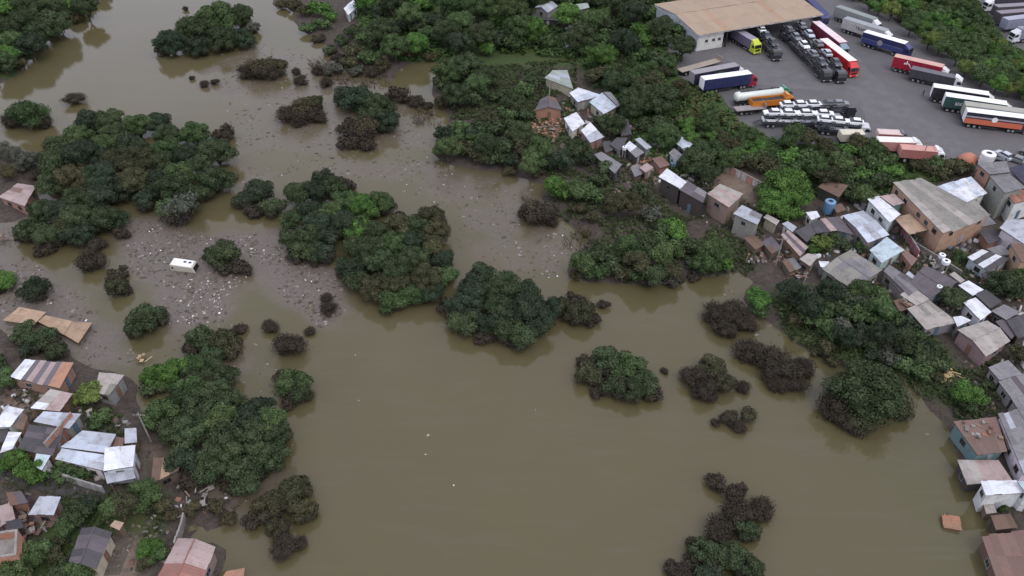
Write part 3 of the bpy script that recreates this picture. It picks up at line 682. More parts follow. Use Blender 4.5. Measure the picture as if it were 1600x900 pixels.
def house(label, quad, h, rc, wc='grey', style='shed', cat='house', name='house', cw=None, cl=2.6, rise=.9, tilt=(0,0,0,0), wins=True, wmat=None, rmat=None, tone=None, group=None, eave=.28, along=0, door=True, base=None):
    cx, cy = sum(p[0] for p in quad)/4, sum(p[1] for p in quad)/4
    if h <= 3.4 and name == 'house': h *= .80
    z = 1.0+h
    for _ in range(25):
        p = at(cx, cy, z); gz = max(Hg(p.x, p.y), -.3); z = z*.5+(gz+h)*.5
    if base is not None: gz = base; z = gz+h
    c0 = at(cx, cy, z)
    Q = [at(x, y, z+t)-Vector((c0.x, c0.y, gz)) for (x, y), t in zip(quad, tilt)]
    if along: Q = Q[along:]+Q[:along]
    area = sum(Q[i].x*Q[(i+1) % 4].y-Q[(i+1) % 4].x*Q[i].y for i in range(4))
    sg = 1 if area > 0 else -1
    root = empty(name, (c0.x, c0.y, gz), 0, label, cat, group)
    s = scale_at(cx, cy, z)
    if cw is None: cw = 1.15 if s > 8.5 else 1.6 if s > 7 else 2.2
    if s < 7: cl = 3.4
    rmat = rmat or (FIBRO if rc in ('grey','dark','purple','beige','olive','brown','light') else SHEET)
    col = RC[rc] if isinstance(rc, str) else rc
    cen = sum(Q, Vector())/4
    # roof deck with thickness, sheets on it
    if style == 'gable':
        r1 = (Q[0]+Q[1])/2+Vector((0,0,rise)); r2 = (Q[2]+Q[3])/2+Vector((0,0,rise)); dn = Vector((0,0,.10))
        V = [Q[0],r1,Q[1],Q[2],r2,Q[3]]; V = V+[v-dn for v in V]
        F = [(0,1,4,5),(1,2,3,4),(11,10,7,6),(10,9,8,7),(0,6,7,1),(1,7,8,2),(2,8,9,3),(3,9,10,4),(4,10,11,5),(5,11,6,0)]
        rf = link("roof", mesh("roof", V, F, WOOD), root, (.12,.10,.085))
        roof_sheets(rf, [r1, r2, Q[3], Q[0]], col, rmat, cw, cl, 0, tone); roof_sheets(rf, [r2, r1, Q[1], Q[2]], col, rmat, cw, cl, 0, (lambda u, v, i, j: tone(1-u, v, i, j)) if tone else None)
        m = MB(); d = (r2-r1); m.tube([r1+Vector((0,0,.11)), r2+Vector((0,0,.11))], [.09,.09], 6); m.build("ridge_cap", rmat, rf, tuple(x*.9 for x in col))
    else:
        V = Q+[q-Vector((0,0,.10)) for q in Q]
        F = [(0,1,2,3),(7,6,5,4)]+[(i, i+4, (i+1) % 4+4, (i+1) % 4) for i in range(4)]
        rf = link("roof", mesh("roof", V, F, WOOD), root, (.12,.10,.085))
        roof_sheets(rf, Q, col, rmat, cw, cl, 0, tone)
    # walls set back under the eaves
    W = []
    for q in Q:
        d = (cen-q); d.z = 0; L = d.length; W.append(q+d*(min(eave*1.4, L*.3)/L))
    V = []; bot = -1.2
    if style == 'gable':
        g1 = (W[0]+W[1])/2; g2 = (W[2]+W[3])/2; up = Vector((0,0,rise))
        top = [W[0], g1+up*.92, W[1], W[2], g2+up*.92, W[3]]
    else: top = W
    k = len(top); V = [(p.x, p.y, bot) for p in top]+[(p.x, p.y, p.z-.12) for p in top]
    F = [(i, (i+1) % k, k+(i+1) % k, k+i) for i in range(k)]
    if name in ('canopy','awning','shelter'):
        for q in W: MB().box((q.x, q.y, (q.z-1.3)/2), (.14, .14, q.z+1.1)).build("post", WOOD, root, WC['wood'])
        return root, Q, W, gz
    wcol = WC[wc]; wm = wmat or (BRICK if wc in ('brick','orange') else WOOD if wc in ('wood','dark','brown') else PLAST)
    link("wall", mesh("wall", V, F, wm), root, tuple(x*rng.uniform(.92, 1.06) for x in wcol))
    if wins:
        camd = Vector((-c0.x, -c0.y, CAM_H)).normalized(); dd = False
        for i in range(4):
            a, b = W[i], W[(i+1) % 4]; e = b-a; e.z = 0; L = e.length
            n = Vector((e.y, -e.x, 0)).normalized()*sg
            if n.dot(camd) < .08 or L < 1.6: continue
            fz = max(0, -gz)
            n_o = max(1, int(L/3.3))
            for q in range(n_o):
                t = (q+.5)/n_o+rng.uniform(-.06, .06)
                if door and not dd and h-fz > 2.2 and q == n_o//2: opening(root, a, b, t, fz+1.02, .9, 2., n, 'door', rng.choice(((.2,.12,.08),(.35,.36,.38),(.10,.16,.22)))); dd = True
                else: opening(root, a, b, t, max(fz+.8, h-1.25), rng.uniform(.9, 1.3), rng.uniform(.8, 1.0), n, 'window', rng.choice(((.30,.29,.27),(.18,.13,.10),(.22,.23,.25),(.12,.11,.10))))
    return root, Q, W, gz
def T_split(first, frac, axis=1):                   # first colour up to frac, then the base colour
    return lambda u, v, i, j: RC[first] if (u, v)[axis] < frac else None
def T_stripe(a, every=2, off=0): return lambda u, v, i, j: RC[a] if (i+off) % every == 0 else None
def T_patch(a, p):
    return lambda u, v, i, j: RC[a] if rng.random() < p else None
H = house
# ---- far bank
H("small white roofed house alone on the far bank by brown soil", [(537,13),(552,0),(559,11),(544,24)], 3, 'white', 'white')
H("light grey gabled house among trees at the top edge", [(836,12),(851,1),(872,10),(856,20)], 4.2, 'light', 'grey', 'gable', along=1)
H("dark grey low house below the light gabled roof at the top edge", [(824,30),(840,16),(880,16),(886,33)], 2.8, 'dark', 'dark')
H("white and teal small house right of the gabled house at the top", [(878,8),(893,5),(900,18),(887,24)], 3.4, 'white', 'teal')
H("pale green roofed shed right of the white and teal house", [(899,7),(918,5),(921,12),(905,16)], 3, 'green', 'grey', cat='shed', name='shed')
H("tiny white roofed shed standing below the top houses", [(881,52),(899,50),(902,61),(885,63)], 3, 'white', 'white', cat='shed', name='shed')
H("tiny grey roofed shed between white shed and gabled house", [(883,45),(890,39),(899,46),(893,50)], 2.6, 'light', 'brick', cat='shed', name='shed')
# ---- middle bank, from far to near
H("greenish grey roofed house half under trees at the far end of the lane", [(851,122),(864,110),(886,110),(895,139)], 3.2, 'green', 'cream', wins=False, tone=T_patch('light', .3))
H("long white and pale blue roofed house at the far end of the lane", [(890,146),(903,137),(940,149),(903,160)], 3.2, 'pale', 'grey', tone=T_split('white', .42))
H("large pale blue roofed house in front of the long white one", [(921,160),(941,145),(965,166),(943,178)], 3.2, 'pale', 'cream', tone=T_patch('aqua', .25))
H("narrow dark annex behind the pale blue roofed house", [(943,144),(954,144),(969,163),(966,167)], 2.8, 'grey', 'dark', wins=False, cat='shed', name='shed')
H("white roofed house with lilac sheets beside the wrecked brick house", [(881,185),(901,176),(914,193),(894,205)], 3.2, 'white', 'white')
H("pale grey roofed house with pink front wall", [(908,204),(923,192),(943,214),(922,223)], 3.4, 'light', 'pink', tone=T_split('white', .35))
H("purple brown battered house surrounded by broken bricks", [(836,173),(845,155),(868,154),(878,172)], 3.2, 'purple', 'brick', 'gable', tone=T_patch('rust', .25), along=1)
H("narrow dark roofed house along the lane", [(964,184),(981,187),(987,210),(971,213)], 2.8, 'dark', 'dark', wins=False)
H("dark roofed house left of the tiny white roof", [(953,226),(964,215),(980,216),(968,236)], 2.9, 'dark', 'grey')
H("small grey house with one bright white sheet on its roof", [(976,229),(984,221),(1006,238),(993,246)], 3, 'grey', 'dark', tone=T_split('white', .4))
H("thin white awning shed beside the lane", [(992,218),(1000,215),(1018,230),(1010,234)], 2.4, 'light', 'grey', cat='shed', name='shed', wins=False)
H("weathered grey roof half hidden by olive trees above the water", [(928,242),(941,238),(971,257),(960,271)], 3, 'grey', 'dark', tone=T_patch('light', .12))
H("tiny pinkish roof in the red brick yard", [(999,262),(1011,255),(1021,262),(1009,270)], 2.4, 'pink', 'brick', cat='shed', name='shed')
H("pale roofed house among trees right of the middle lane", [(1057,225),(1061,210),(1087,221),(1071,236)], 3, 'pale', 'grey', tone=lambda u,v,i,j: RC['white'] if v > .6 else None)
H("small grey shack below the pale roofed house among trees", [(1045,239),(1054,232),(1066,242),(1056,253)], 2.5, 'grey', 'aqua', cat='shack', name='shack')
H("bright white roofed house with debris under its front", [(1030,277),(1043,264),(1073,285),(1062,295)], 4.2, 'white', 'dark')
H("dark grey roofed house touching the bright white roof", [(1061,296),(1076,284),(1104,301),(1098,317)], 4.2, 'purple', 'dark', tone=T_patch('grey', .3))
H("pinkish corrugated roofed house with tall front wall", [(1105,303),(1126,288),(1161,303),(1138,324)], 4.6, 'beige', 'pink', tone=T_stripe('pink', 2))
H("grey plastered box house with two dark windows", [(1146,334),(1160,321),(1191,336),(1182,351)], 4.8, 'light', 'grey', tone=T_patch('grey', .2))
H("long pale low annex right of the grey box house", [(1193,340),(1199,335),(1218,345),(1213,352)], 2.4, 'beige', 'cream', cat='shed', name='shed', wins=False)
H("small white roofed annex in the row below the bright tree", [(1222,350),(1231,346),(1245,355),(1238,363)], 2.4, 'light', 'white', cat='shed', name='shed')
H("pink and dark striped roofed shack by the power pole", [(1221,368),(1232,360),(1262,386),(1249,400)], 2.6, 'purple', 'wood', cat='shack', name='shack', cw=.9, tone=T_stripe('pink', 2))
H("beige cracked slab roofed shack below the striped roof", [(1249,405),(1262,396),(1279,400),(1265,416)], 2.4, 'beige', 'wood', cat='shack', name='shack')
H("dark flat roofed house left of the dark white striped roof", [(1241,361),(1267,350),(1277,363),(1260,378)], 2.9, 'dark', 'dark')
H("dark roofed house with one white strip by the blue tank", [(1266,348),(1290,341),(1309,360),(1276,365)], 2.9, 'dark', 'dark', tone=lambda u,v,i,j: RC['pink'] if u > .95 else None)
H("dark brown roofed house between bright tree and pale roofs", [(1291,341),(1312,339),(1334,367),(1309,361)], 2.9, 'purple', 'grey')
H("small white roofed hut under the bright green tree", [(1259,332),(1276,330),(1281,339),(1268,344)], 2.5, 'white', 'white', cat='hut', name='hut')
H("brown roofed shed hidden in trees above the blue tank", [(1278,292),(1292,281),(1325,290),(1310,308)], 2.8, 'brown', 'dark', wins=False, cat='shed', name='shed')
# ---- right hillside
H("wide pale grey blue gabled house", [(1317,338),(1349,330),(1389,367),(1356,380)], 3.1, 'pale', 'grey', 'gable', rise=.4, along=1, tone=T_patch('light', .4))
H("pale aqua roofed house below the wide pale blue house", [(1359,391),(1386,371),(1412,391),(1377,411)], 3.2, 'aqua', 'aqua')
H("pure white roofed house with white walls on the hillside", [(1356,312),(1374,307),(1407,335),(1389,347)], 3.8, 'white', 'white')
H("small grey pink roofed house with teal front wall", [(1375,307),(1397,303),(1413,317),(1396,322)], 4, 'pink', 'teal')
H("big hall with striped olive corrugated roof and orange side wall", [(1395,285),(1440,279),(1547,336),(1474,365)], 5.2, 'olive', 'orange', 'shed', cat='hall', name='hall', tone=T_stripe('beige', 3), wins=True, along=0)
H("tan canopy jutting out before the orange walled hall", [(1397,341),(1422,335),(1450,360),(1420,366)], 3.2, 'tan', 'brown', cat='canopy', name='canopy', wins=False, rmat=SHEET)
H("wide white flat roofed house behind the striped hall", [(1464,292),(1517,276),(1542,302),(1495,322)], 4, 'pale', 'white', tone=T_patch('white', .5))
H("beige stained roof joined to the right end of the hall", [(1497,322),(1522,312),(1545,335),(1517,343)], 4.4, 'olive', 'white', wins=False, tone=T_patch('beige', .4))
H("dark grey slab roofed block house at the upper right", [(1545,274),(1576,271),(1602,293),(1570,302)], 5.5, 'grey', 'grey')
H("grey roofed brick house on the corner of the lorry yard", [(1528,256),(1572,252),(1578,269),(1546,273)], 4.5, 'grey', 'brick')
H("dark navy tarpaulin roofed shelter at the right edge", [(1575,263),(1605,257),(1625,282),(1602,290)], 3.5, (.025,.025,.05), 'dark', cat='shelter', name='shelter', wins=False, rmat=TARP)
H("terracotta tiled terrace roof below the dark slab roof", [(1573,303),(1600,297),(1620,310),(1585,318)], 4.4, 'clay', 'white', cw=.8, rmat=FIBRO, tone=T_stripe('red', 2))
H("white walled house with pale grey flat roof at right edge", [(1563,357),(1572,344),(1612,343),(1604,384)], 4, 'light', 'white')
H("orange block house below the white walled house", [(1578,380),(1602,383),(1625,405),(1596,410)], 4.2, 'brown', 'orange')
H("long dark roof with two white skylight strips and aqua wall", [(1512,402),(1534,390),(1577,405),(1545,425)], 3, 'dark', 'aqua', cw=1.1, tone=lambda u,v,i,j: RC['white'] if i in (0, 2) else None, along=1)
H("grey roof with one long white sheet behind the skylight roof", [(1542,389),(1565,383),(1582,398),(1560,400)], 2.8, 'grey', 'grey', wins=False, tone=lambda u,v,i,j: RC['white'] if v > .6 else None)
H("tan grey gabled roof behind the shore thicket", [(1285,420),(1329,391),(1378,422),(1335,455)], 3.2, 'grey', 'grey', 'gable', rise=.5, along=0, tone=T_patch('olive', .5))
H("long dark grey roof running down from the tan gabled roof", [(1380,423),(1391,415),(1440,448),(1420,462)], 3.0, 'grey', 'grey', tone=T_patch('purple', .2))
H("purple grey gabled house among white water tanks", [(1421,442),(1446,415),(1496,441),(1453,467)], 3, 'purple', 'grey', 'gable', rise=.5)
H("small white shed with missing sheets beside the purple grey house", [(1410,433),(1420,424),(1432,434),(1424,442)], 2.4, 'light', 'grey', cat='shed', name='shed', tone=T_patch('dark', .35))
H("narrow beige annex behind the purple grey house", [(1483,429),(1491,425),(1507,438),(1500,442)], 2.5, 'beige', 'grey', cat='shed', name='shed', wins=False)
H("lilac white roofed house with a dark patch", [(1497,446),(1514,439),(1537,453),(1519,462)], 2.9, 'white', 'grey', tone=T_patch('grey', .12))
H("curved bright white roof over a blue tarpaulin", [(1505,473),(1524,465),(1549,488),(1531,500)], 3.2, 'white', 'white')
H("small white lean-to below the curved white roof", [(1489,496),(1502,494),(1517,501),(1496,511)], 2.5, 'white', 'grey', cat='shed', name='shed')
H("dark sloping roof behind the curved white roof", [(1523,460),(1541,453),(1565,471),(1547,482)], 2.9, 'dark', 'dark')
H("dark grey roofed house right of the curved white roof", [(1549,486),(1569,476),(1593,487),(1572,500)], 2.9, 'grey', 'dark')
H("large dark grey roof at right edge behind the beige gabled house", [(1573,502),(1600,490),(1625,520),(1590,528)], 2.9, 'dark', 'dark')
H("beige flat roofed house with junk along its edge", [(1407,461),(1427,448),(1452,467),(1432,478)], 3, 'beige', 'cream')
H("long tan grey roof between the shore trees and the dark green tree", [(1417,482),(1451,469),(1496,504),(1446,515)], 3, 'beige', 'grey', tone=T_patch('olive', .15))
H("large beige low gabled house with openings in its gable end", [(1496,516),(1540,557),(1578,533),(1543,502)], 3.4, 'beige', 'pink', 'gable', rise=.6, along=0)
H("grey stepped roof with a ragged white sheet along its lower edge", [(1544,574),(1575,563),(1597,585),(1561,594)], 3, 'grey', 'grey', tone=lambda u,v,i,j: RC['white'] if v > .7 else None)
H("grey stepped roof below the ragged white sheet", [(1560,596),(1606,583),(1628,612),(1580,622)], 3, 'grey', 'grey', tone=T_patch('purple', .3))
H("lowest grey stepped roof at the right edge", [(1580,623),(1628,613),(1655,650),(1604,662)], 3, 'grey', 'grey')
# ---- houses standing in the water on the right
rub = H("rust red roof strewn with rubble over teal walls in the water", [(1490,659),(1556,652),(1573,704),(1527,712)], 3.0, 'rust', 'teal', tone=T_patch('brown', .4))
H("long pale grey blue roof at right edge beside the rubble roof", [(1560,648),(1590,641),(1642,730),(1600,742)], 3.4, 'grey', 'white', tone=T_patch('light', .3))
H("pinkish beige roofed house standing in the water", [(1496,719),(1560,720),(1581,751),(1511,757)], 2.4, 'pink', 'dark', tone=T_split('beige', .5, 0))
H("white roofed two storey house standing in the water", [(1532,752),(1588,751),(1603,770),(1540,774)], 4.0, 'white', 'white')
H("pale blue roof at the right edge beside the white flooded house", [(1589,752),(1625,755),(1640,780),(1604,772)], 4.0, 'aqua', 'white')
H("small brown shack at the water beside the white flooded house", [(1535,783),(1551,785),(1557,801),(1541,803)], 1.8, 'beige', 'wood', cat='shack', name='shack', wins=False)
H("long rusty brown roof in the bottom right corner", [(1534,838),(1604,830),(1640,905),(1556,902)], 2.6, 'rust', 'brown', tone=T_patch('brown', .4))
H("lower rusty roof continuing past the bottom right corner", [(1554,886),(1580,872),(1612,930),(1570,935)], 2.0, 'pink', 'brown', wins=False, tone=T_patch('purple', .4))
# ---- left slum
H("left tan wooden roof in the flooded trash", [(5,501),(30,480),(71,488),(52,508)], 1.6, 'tan', 'wood', wins=False, rmat=FIBRO, cw=1.6)
H("middle tan wooden roof in the flooded trash", [(58,502),(72,493),(112,502),(99,523)], 1.4, 'tan', 'wood', wins=False, rmat=FIBRO, cw=1.6)
H("right tan wooden roof in the flooded trash, lowest of three", [(100,523),(112,503),(144,505),(122,536)], 1.3, 'tan', 'wood', wins=False, rmat=FIBRO, cw=1.6)
H("pinkish roof at the far left edge on a mud bank", [(-2,308),(28,287),(56,291),(38,322)], 2.6, 'pink', 'brick', tone=T_patch('rust', .25))
def t1(u, v, i, j): return RC['white'] if u < .24 else (RC['pink'] if i % 2 else RC['purple']) if u < .8 else RC['clay']
H("brick house with half white, half pink striped roof", [(16,589),(39,562),(114,568),(93,607)], 3.2, 'pink', 'brick', cw=.95, cl=9, tone=t1, along=1)
H("beige slab roofed house behind the yellow green tree", [(155,582),(194,586),(171,618),(148,613)], 3.4, 'beige', 'grey', tone=T_patch('olive', .2))
H("pinkish roof with loose white sheets on its corners", [(49,638),(79,608),(114,616),(92,643)], 3, 'pink', 'brown', tone=lambda u,v,i,j: RC['white'] if (i+3*j) % 7 == 0 else (RC['beige'] if rng.random()<.3 else None))
H("white roof at the left edge of the slum", [(-14,668),(14,635),(37,640),(16,667)], 3.2, 'white', 'white')
H("small brown roof squeezed behind the white left roof", [(22,668),(36,645),(44,652),(36,672)], 2.8, 'brown', 'brick', wins=False, cat='shed', name='shed')
H("pale grey blue roof in the middle of the left slum", [(53,659),(68,643),(126,647),(107,670)], 3.4, 'pale', 'grey', tone=T_patch('light', .3))
H("large dark grey roof above the bright garden trees", [(28,702),(46,664),(100,671),(82,713)], 3.0, 'dark', 'brick', tone=T_patch('purple', .4))
H("white framed skylight roof at the left edge", [(0,708),(14,675),(34,676),(19,702)], 3, 'white', 'white', cw=1., tone=lambda u,v,i,j: RC['dark'] if .3 < u < .7 and v > .3 else None)
H("pale lilac upper roof with a rusted patch", [(97,699),(130,673),(181,679),(165,708)], 3.2, 'light', 'brick', tone=T_patch('pale', .5))
H("pale lilac lower roof beside the bright white box house", [(88,718),(97,701),(162,711),(159,735)], 3.0, 'pale', 'white', tone=T_patch('light', .4))
H("bright white box house with grey awning", [(162,736),(165,700),(211,696),(208,729)], 3.6, 'white', 'white')
H("grey awning under the front of the bright white box house", [(163,739),(207,731),(212,747),(168,756)], 2.5, 'light', 'grey', cat='awning', name='awning', wins=False, base=.9)
H("pale aqua sheet roofed lean-to behind the bright garden tree", [(57,709),(79,712),(66,735),(52,727)], 2.6, 'aqua', 'white', wins=False, cat='shed', name='shed')
H("small grey roofed shed above the bright white box house", [(195,670),(213,669),(214,691),(195,693)], 2.6, 'light', 'wood', wins=False, cat='shed', name='shed')
H("brown plank shack under the dark grove", [(240,716),(284,716),(279,735),(236,756)], 2.0, 'tan', 'wood', cat='shack', name='shack', tone=T_patch('brown', .6), rmat=FIBRO)
H("small half white, half grey roofed house below the dark street", [(45,804),(62,776),(95,777),(84,805)], 3, 'light', 'pink', tone=lambda u,v,i,j: RC['white'] if v > .5 else None, along=1)
H("dark charcoal gabled house at the bottom with pale eaves", [(107,882),(128,826),(175,832),(150,889)], 3.4, 'purple', 'cream', 'gable', rise=.8, along=1, tone=T_patch('dark', .4))
H("tiny tan roofed shed beside the dark gabled house", [(172,822),(180,813),(194,817),(187,829)], 2.4, 'tan', 'wood', cat='shed', name='shed', wins=False)
H("red gabled roof with pale pink far end in the water", [(222,950),(279,842),(336,855),(297,957)], 2.8, 'red', 'pink', 'gable', rise=.9, along=1, tone=lambda u,v,i,j: RC['pink'] if u < .38 else None)
H("reddish roof corner cut by the bottom edge", [(338,918),(354,893),(382,888),(378,920)], 1.8, 'clay', 'brick', wins=False)
H("pale grey roof behind the striped brick house", [(0,650),(8,636),(16,632),(2,650)], 2.4, 'light', 'grey', wins=False, cat='shed', name='shed')
H("light blue roof in the bottom left corner", [(-20,905),(-14,886),(14,884),(8,905)], 3, 'pale', 'white')
# ---- lean-tos and leftovers squeezed between the houses
H("white L shaped shed below the tan grey gabled roof", [(1279,408),(1296,409),(1290,419),(1282,417)], 2.0, 'white', 'grey', cat='shed', name='shed', wins=False)
H("small pink brick house below the pale aqua roof", [(1405,392),(1411,388),(1433,405),(1424,416)], 2.6, 'rust', 'brick')
H("dark lean-to between the skylight roof and the large dark tree", [(1533,428),(1548,424),(1561,438),(1546,446)], 2.0, 'dark', 'brown', cat='lean-to', name='lean_to', wins=False)
H("brown lean-to left of the long tan grey roof", [(1396,470),(1408,467),(1419,483),(1405,487)], 1.9, 'brown', 'wood', cat='lean-to', name='lean_to', wins=False)
H("grey lean-to behind the large beige gabled house", [(1556,503),(1570,498),(1592,518),(1580,530)], 2.0, 'purple', 'dark', cat='lean-to', name='lean_to', wins=False)
H("rusty lean-to against the right side of the rubble roof", [(1561,660),(1573,656),(1584,690),(1575,702)], 1.9, 'rust', 'brown', cat='lean-to', name='lean_to', wins=False)
H("dark low shed at the water under the white flooded house", [(1548,806),(1578,803),(1590,824),(1556,828)], 1.7, 'brown', 'dark', cat='shed', name='shed', wins=False)
H("rusty lean-to right of the pale lilac roofs", [(180,683),(195,685),(190,704),(174,704)], 1.9, 'rust', 'wood', cat='lean-to', name='lean_to', wins=False)
H("dark lean-to in front of the white left edge roof", [(-4,673),(14,670),(8,690),(-10,692)], 1.8, 'dark', 'dark', cat='lean-to', name='lean_to', wins=False)
H("pinkish roof behind the unfinished block house", [(-2,792),(18,786),(24,811),(2,822)], 2.4, 'pink', 'brick', wins=False)
H("black sagging roof touching the unfinished block house", [(9,815),(33,811),(37,825),(12,829)], 2.4, 'black', 'dark', cat='shed', name='shed', wins=False)
H("brown patched roof between the half white house and the dark street", [(10,770),(34,768),(44,786),(16,790)], 2.0, 'purple', 'brick', cat='shed', name='shed', wins=False, tone=T_patch('rust', .4))
H("dark lean-to between pink front house and the lane", [(941,223),(953,220),(958,234),(946,239)], 1.9, 'dark', 'brown', cat='lean-to', name='lean_to', wins=False)
H("rusty roof in the red brick yard above the bright white roof", [(1019,248),(1034,244),(1047,258),(1031,263)], 2.0, 'rust', 'brick', cat='shed', name='shed', wins=False)
H("grey lean-to beside the tiny pinkish roof", [(985,262),(996,256),(1004,272),(992,277)], 1.8, 'grey', 'brown', cat='lean-to', name='lean_to', wins=False)
H("patched brown shack below the grey box house", [(1162,372),(1176,366),(1196,382),(1180,390)], 1.7, 'brown', 'wood', cat='shack', name='shack', wins=False, tone=T_patch('grey', .4))
H("leaning dark shack beside the power pole", [(1190,378),(1206,370),(1222,388),(1206,397)], 1.7, 'purple', 'wood', cat='shack', name='shack', wins=False, tone=T_patch('brown', .5))
H("low grey roof on the shore under the striped shack", [(1222,408),(1240,402),(1252,418),(1234,426)], 1.4, 'grey', 'wood', cat='shack', name='shack', wins=False, tone=T_patch('brown', .5))
H("small rusty roof beside the blue tank", [(1300,322),(1314,318),(1322,328),(1308,333)], 1.9, 'brown', 'wood', cat='shed', name='shed', wins=False)
H("grey roofed annex behind the white walled hillside house", [(1345,312),(1358,306),(1364,316),(1352,322)], 2.0, 'grey', 'grey', cat='shed', name='shed', wins=False)
H("long grey lean-to behind the hall under the white roof", [(1500,345),(1545,338),(1556,350),(1512,360)], 2.2, 'grey', 'grey', cat='lean-to', name='lean_to', wins=False)
H("dark low roof between hall and white walled house", [(1530,362),(1552,356),(1564,374),(1544,382)], 2.0, 'dark', 'brick', cat='shed', name='shed', wins=False)
H("brown roof strip below the long dark grey roof", [(1392,440),(1404,436),(1424,455),(1412,462)], 2.0, 'purple', 'grey', cat='lean-to', name='lean_to', wins=False)
# ---- unfinished brick shell, bottom left
def shell(label, quad, h):
    z = 1.+h
    for _ in range(20):
        p = at(sum(q[0] for q in quad)/4, sum(q[1] for q in quad)/4, z); gz = max(Hg(p.x, p.y), 0); z = z*.5+(gz+h)*.5
    c = at(sum(q[0] for q in quad)/4, sum(q[1] for q in quad)/4, z)
    root = empty("unfinished_house", (c.x, c.y, gz), 0, label, "house")
    Q = [at(x, y, z)-Vector((c.x, c.y, gz)) for x, y in quad]
    for i in range(4):
        a, b = Q[i], Q[(i+1) % 4]; d = b-a; m = MB(); m.box(((a.x+b.x)/2, (a.y+b.y)/2, h/2-.4), (d.length-.26 if i % 2 else d.length+.2, .22, h+.8), math.atan2(d.y, d.x)); m.build("wall", BRICK, root, (.40,.20,.13))
        m = MB(); m.box(((a.x+b.x)/2, (a.y+b.y)/2, h+.06), (d.length-.3 if i % 2 else d.length+.26, .30, .12), math.atan2(d.y, d.x)); m.build("ring_beam", CONC, root)
    m = MB(); m.hexa([(q.x*.96, q.y*.96, h-1.5) for q in Q], [(q.x*.96, q.y*.96, h-1.35) for q in Q]); m.build("floor_slab", CONC, root)
    a, b = Q[1], Q[2]; opening(root, a, b, .5, h-1.9, 1, 1, Vector((1,0,0)), 'window', (.4,.2,.15), .12)
shell("unfinished orange block house with open top at the bottom left", [(-40,838),(26,829),(24,866),(-40,876)], 5)
# ---- lorry shed of the yard
def hangar():
    eL, eR = at(1092,53,YZ+5.0), at(1281,22,YZ+5.0); rL, fL = at(1077,17,YZ+6.4), at(1051,4,YZ+5.0)
    d = (eR-eL); o = Vector((eL.x, eL.y, YZ)); ax = d.normalized(); L = d.length; rz = math.atan2(ax.y, ax.x)
    per = Vector((-ax.y, ax.x, 0)); wd = (fL-eL).dot(per); wr = (rL-eL).dot(per); wr = wd*.52
    root = empty("truck_hangar", o, rz, "long hangar with tan ribbed roof and white end wall over parked trucks", "hangar")
    col = (.36,.275,.20)
    def pt(u, v, z): return Vector((u, v, z))
    e0, rd, f0 = 5.0, 6.3, 5.0
    V = [pt(-.5,-.6,e0),pt(L+.5,-.6,e0),pt(L+.5,wr,rd),pt(-.5,wr,rd),pt(L+.5,wd+.6,f0),pt(-.5,wd+.6,f0)]; V += [v-Vector((0,0,.22)) for v in V]
    rf = link("roof", mesh("roof", V, [(0,1,2,3),(3,2,4,5),(9,8,7,6),(11,10,8,9),(0,6,7,1),(1,7,8,2),(2,8,10,4),(4,10,11,5),(5,11,9,3),(3,9,6,0)], SHEET), root, (.42,.42,.42))
    roof_sheets(rf, [V[3],V[2],V[1],V[0]], col, RIBBED, 2.0, 6.5, 0, lambda u,v,i,j: (.37,.25,.17) if i % 9 == 4 else None, .3); roof_sheets(rf, [V[2],V[3],V[5],V[4]], col, RIBBED, 2.0, 6.5, 0, None, .3)
    MB().tube([V[3]+Vector((0,0,.1)),V[2]+Vector((0,0,.1))],[.16,.16],6).build("ridge_cap", SHEET, rf, (.42,.30,.22))
    MB().box((L/2,-.66,e0-.14),(L+1,.06,.45)).build("fascia", SHEET, rf, (.50,.48,.46))
    MB().box((-.56,wd/2,4.75),(.08,wd+1,.5)).build("fascia", SHEET, rf, (.55,.57,.6))
    m = MB(); V2 = [(0,0,0),(0,wd,0),(0,wd,f0-.25),(0,wr,rd-.3),(0,0,e0-.25)]
    MB().prism([(0,0),(wd,0),(wd,f0-.25),(wr,rd-.3),(0,e0-.25)], 0, .2)
    me = mesh("end_wall", [(x, y, z) for x, y, z in V2]+[(x+.2, y, z) for x, y, z in V2], [(4,3,2,1,0),(5,6,7,8,9)]+[(i, (i+1) % 5, (i+1) % 5+5, i+5) for i in range(5)], PLAST)
    ew = link("end_wall", me, root, (.60,.64,.68))
    for y_, z_ in ((wd*.3, 3.6), (wd*.5, 3.6), (wd*.7, 3.6)): 
        f = link("window", FR_FRAME, root, (.4,.45,.5), (-.03, y_, z_-.6), math.pi/2); f.scale = (1.6,1,1); link("pane", FR_PANE, f)
    fw = L*.205
    MB().box((fw/2+.1,.12,e0/2-.2),(fw-.25,.2,e0-.5)).build("front_wall", PLAST, root, (.60,.60,.56))
    for x_ in (fw*.35, fw*.62, fw*.85): 
        f = link("window", FR_FRAME, root, (.3,.3,.3), (x_, -.01, 2.6), 0); f.scale = (.9,1,.7); link("pane", FR_PANE, f)
    MB().box((L/2,wd-.1,e0/2-.2),(L-.3,.2,e0-.5)).build("back_wall", PLAST, root, (.28,.28,.28))
    MB().box((fw,wd*.45,e0/2-.2),(.18,wd*.85,e0-.6)).build("partition_wall", PLAST, root, (.30,.29,.28))
    for k in range(6):
        x_ = fw+1+(L-fw-1.4)*k/5
        MB().box((x_,-.1,e0/2-.12),(.3,.3,e0-.3)).build("column", STEEL, root)
        MB().box((x_,wd*.5,e0-.55),(.15,wd-.8,.3)).build("roof_beam", STEEL, root)
    return root
hangar()

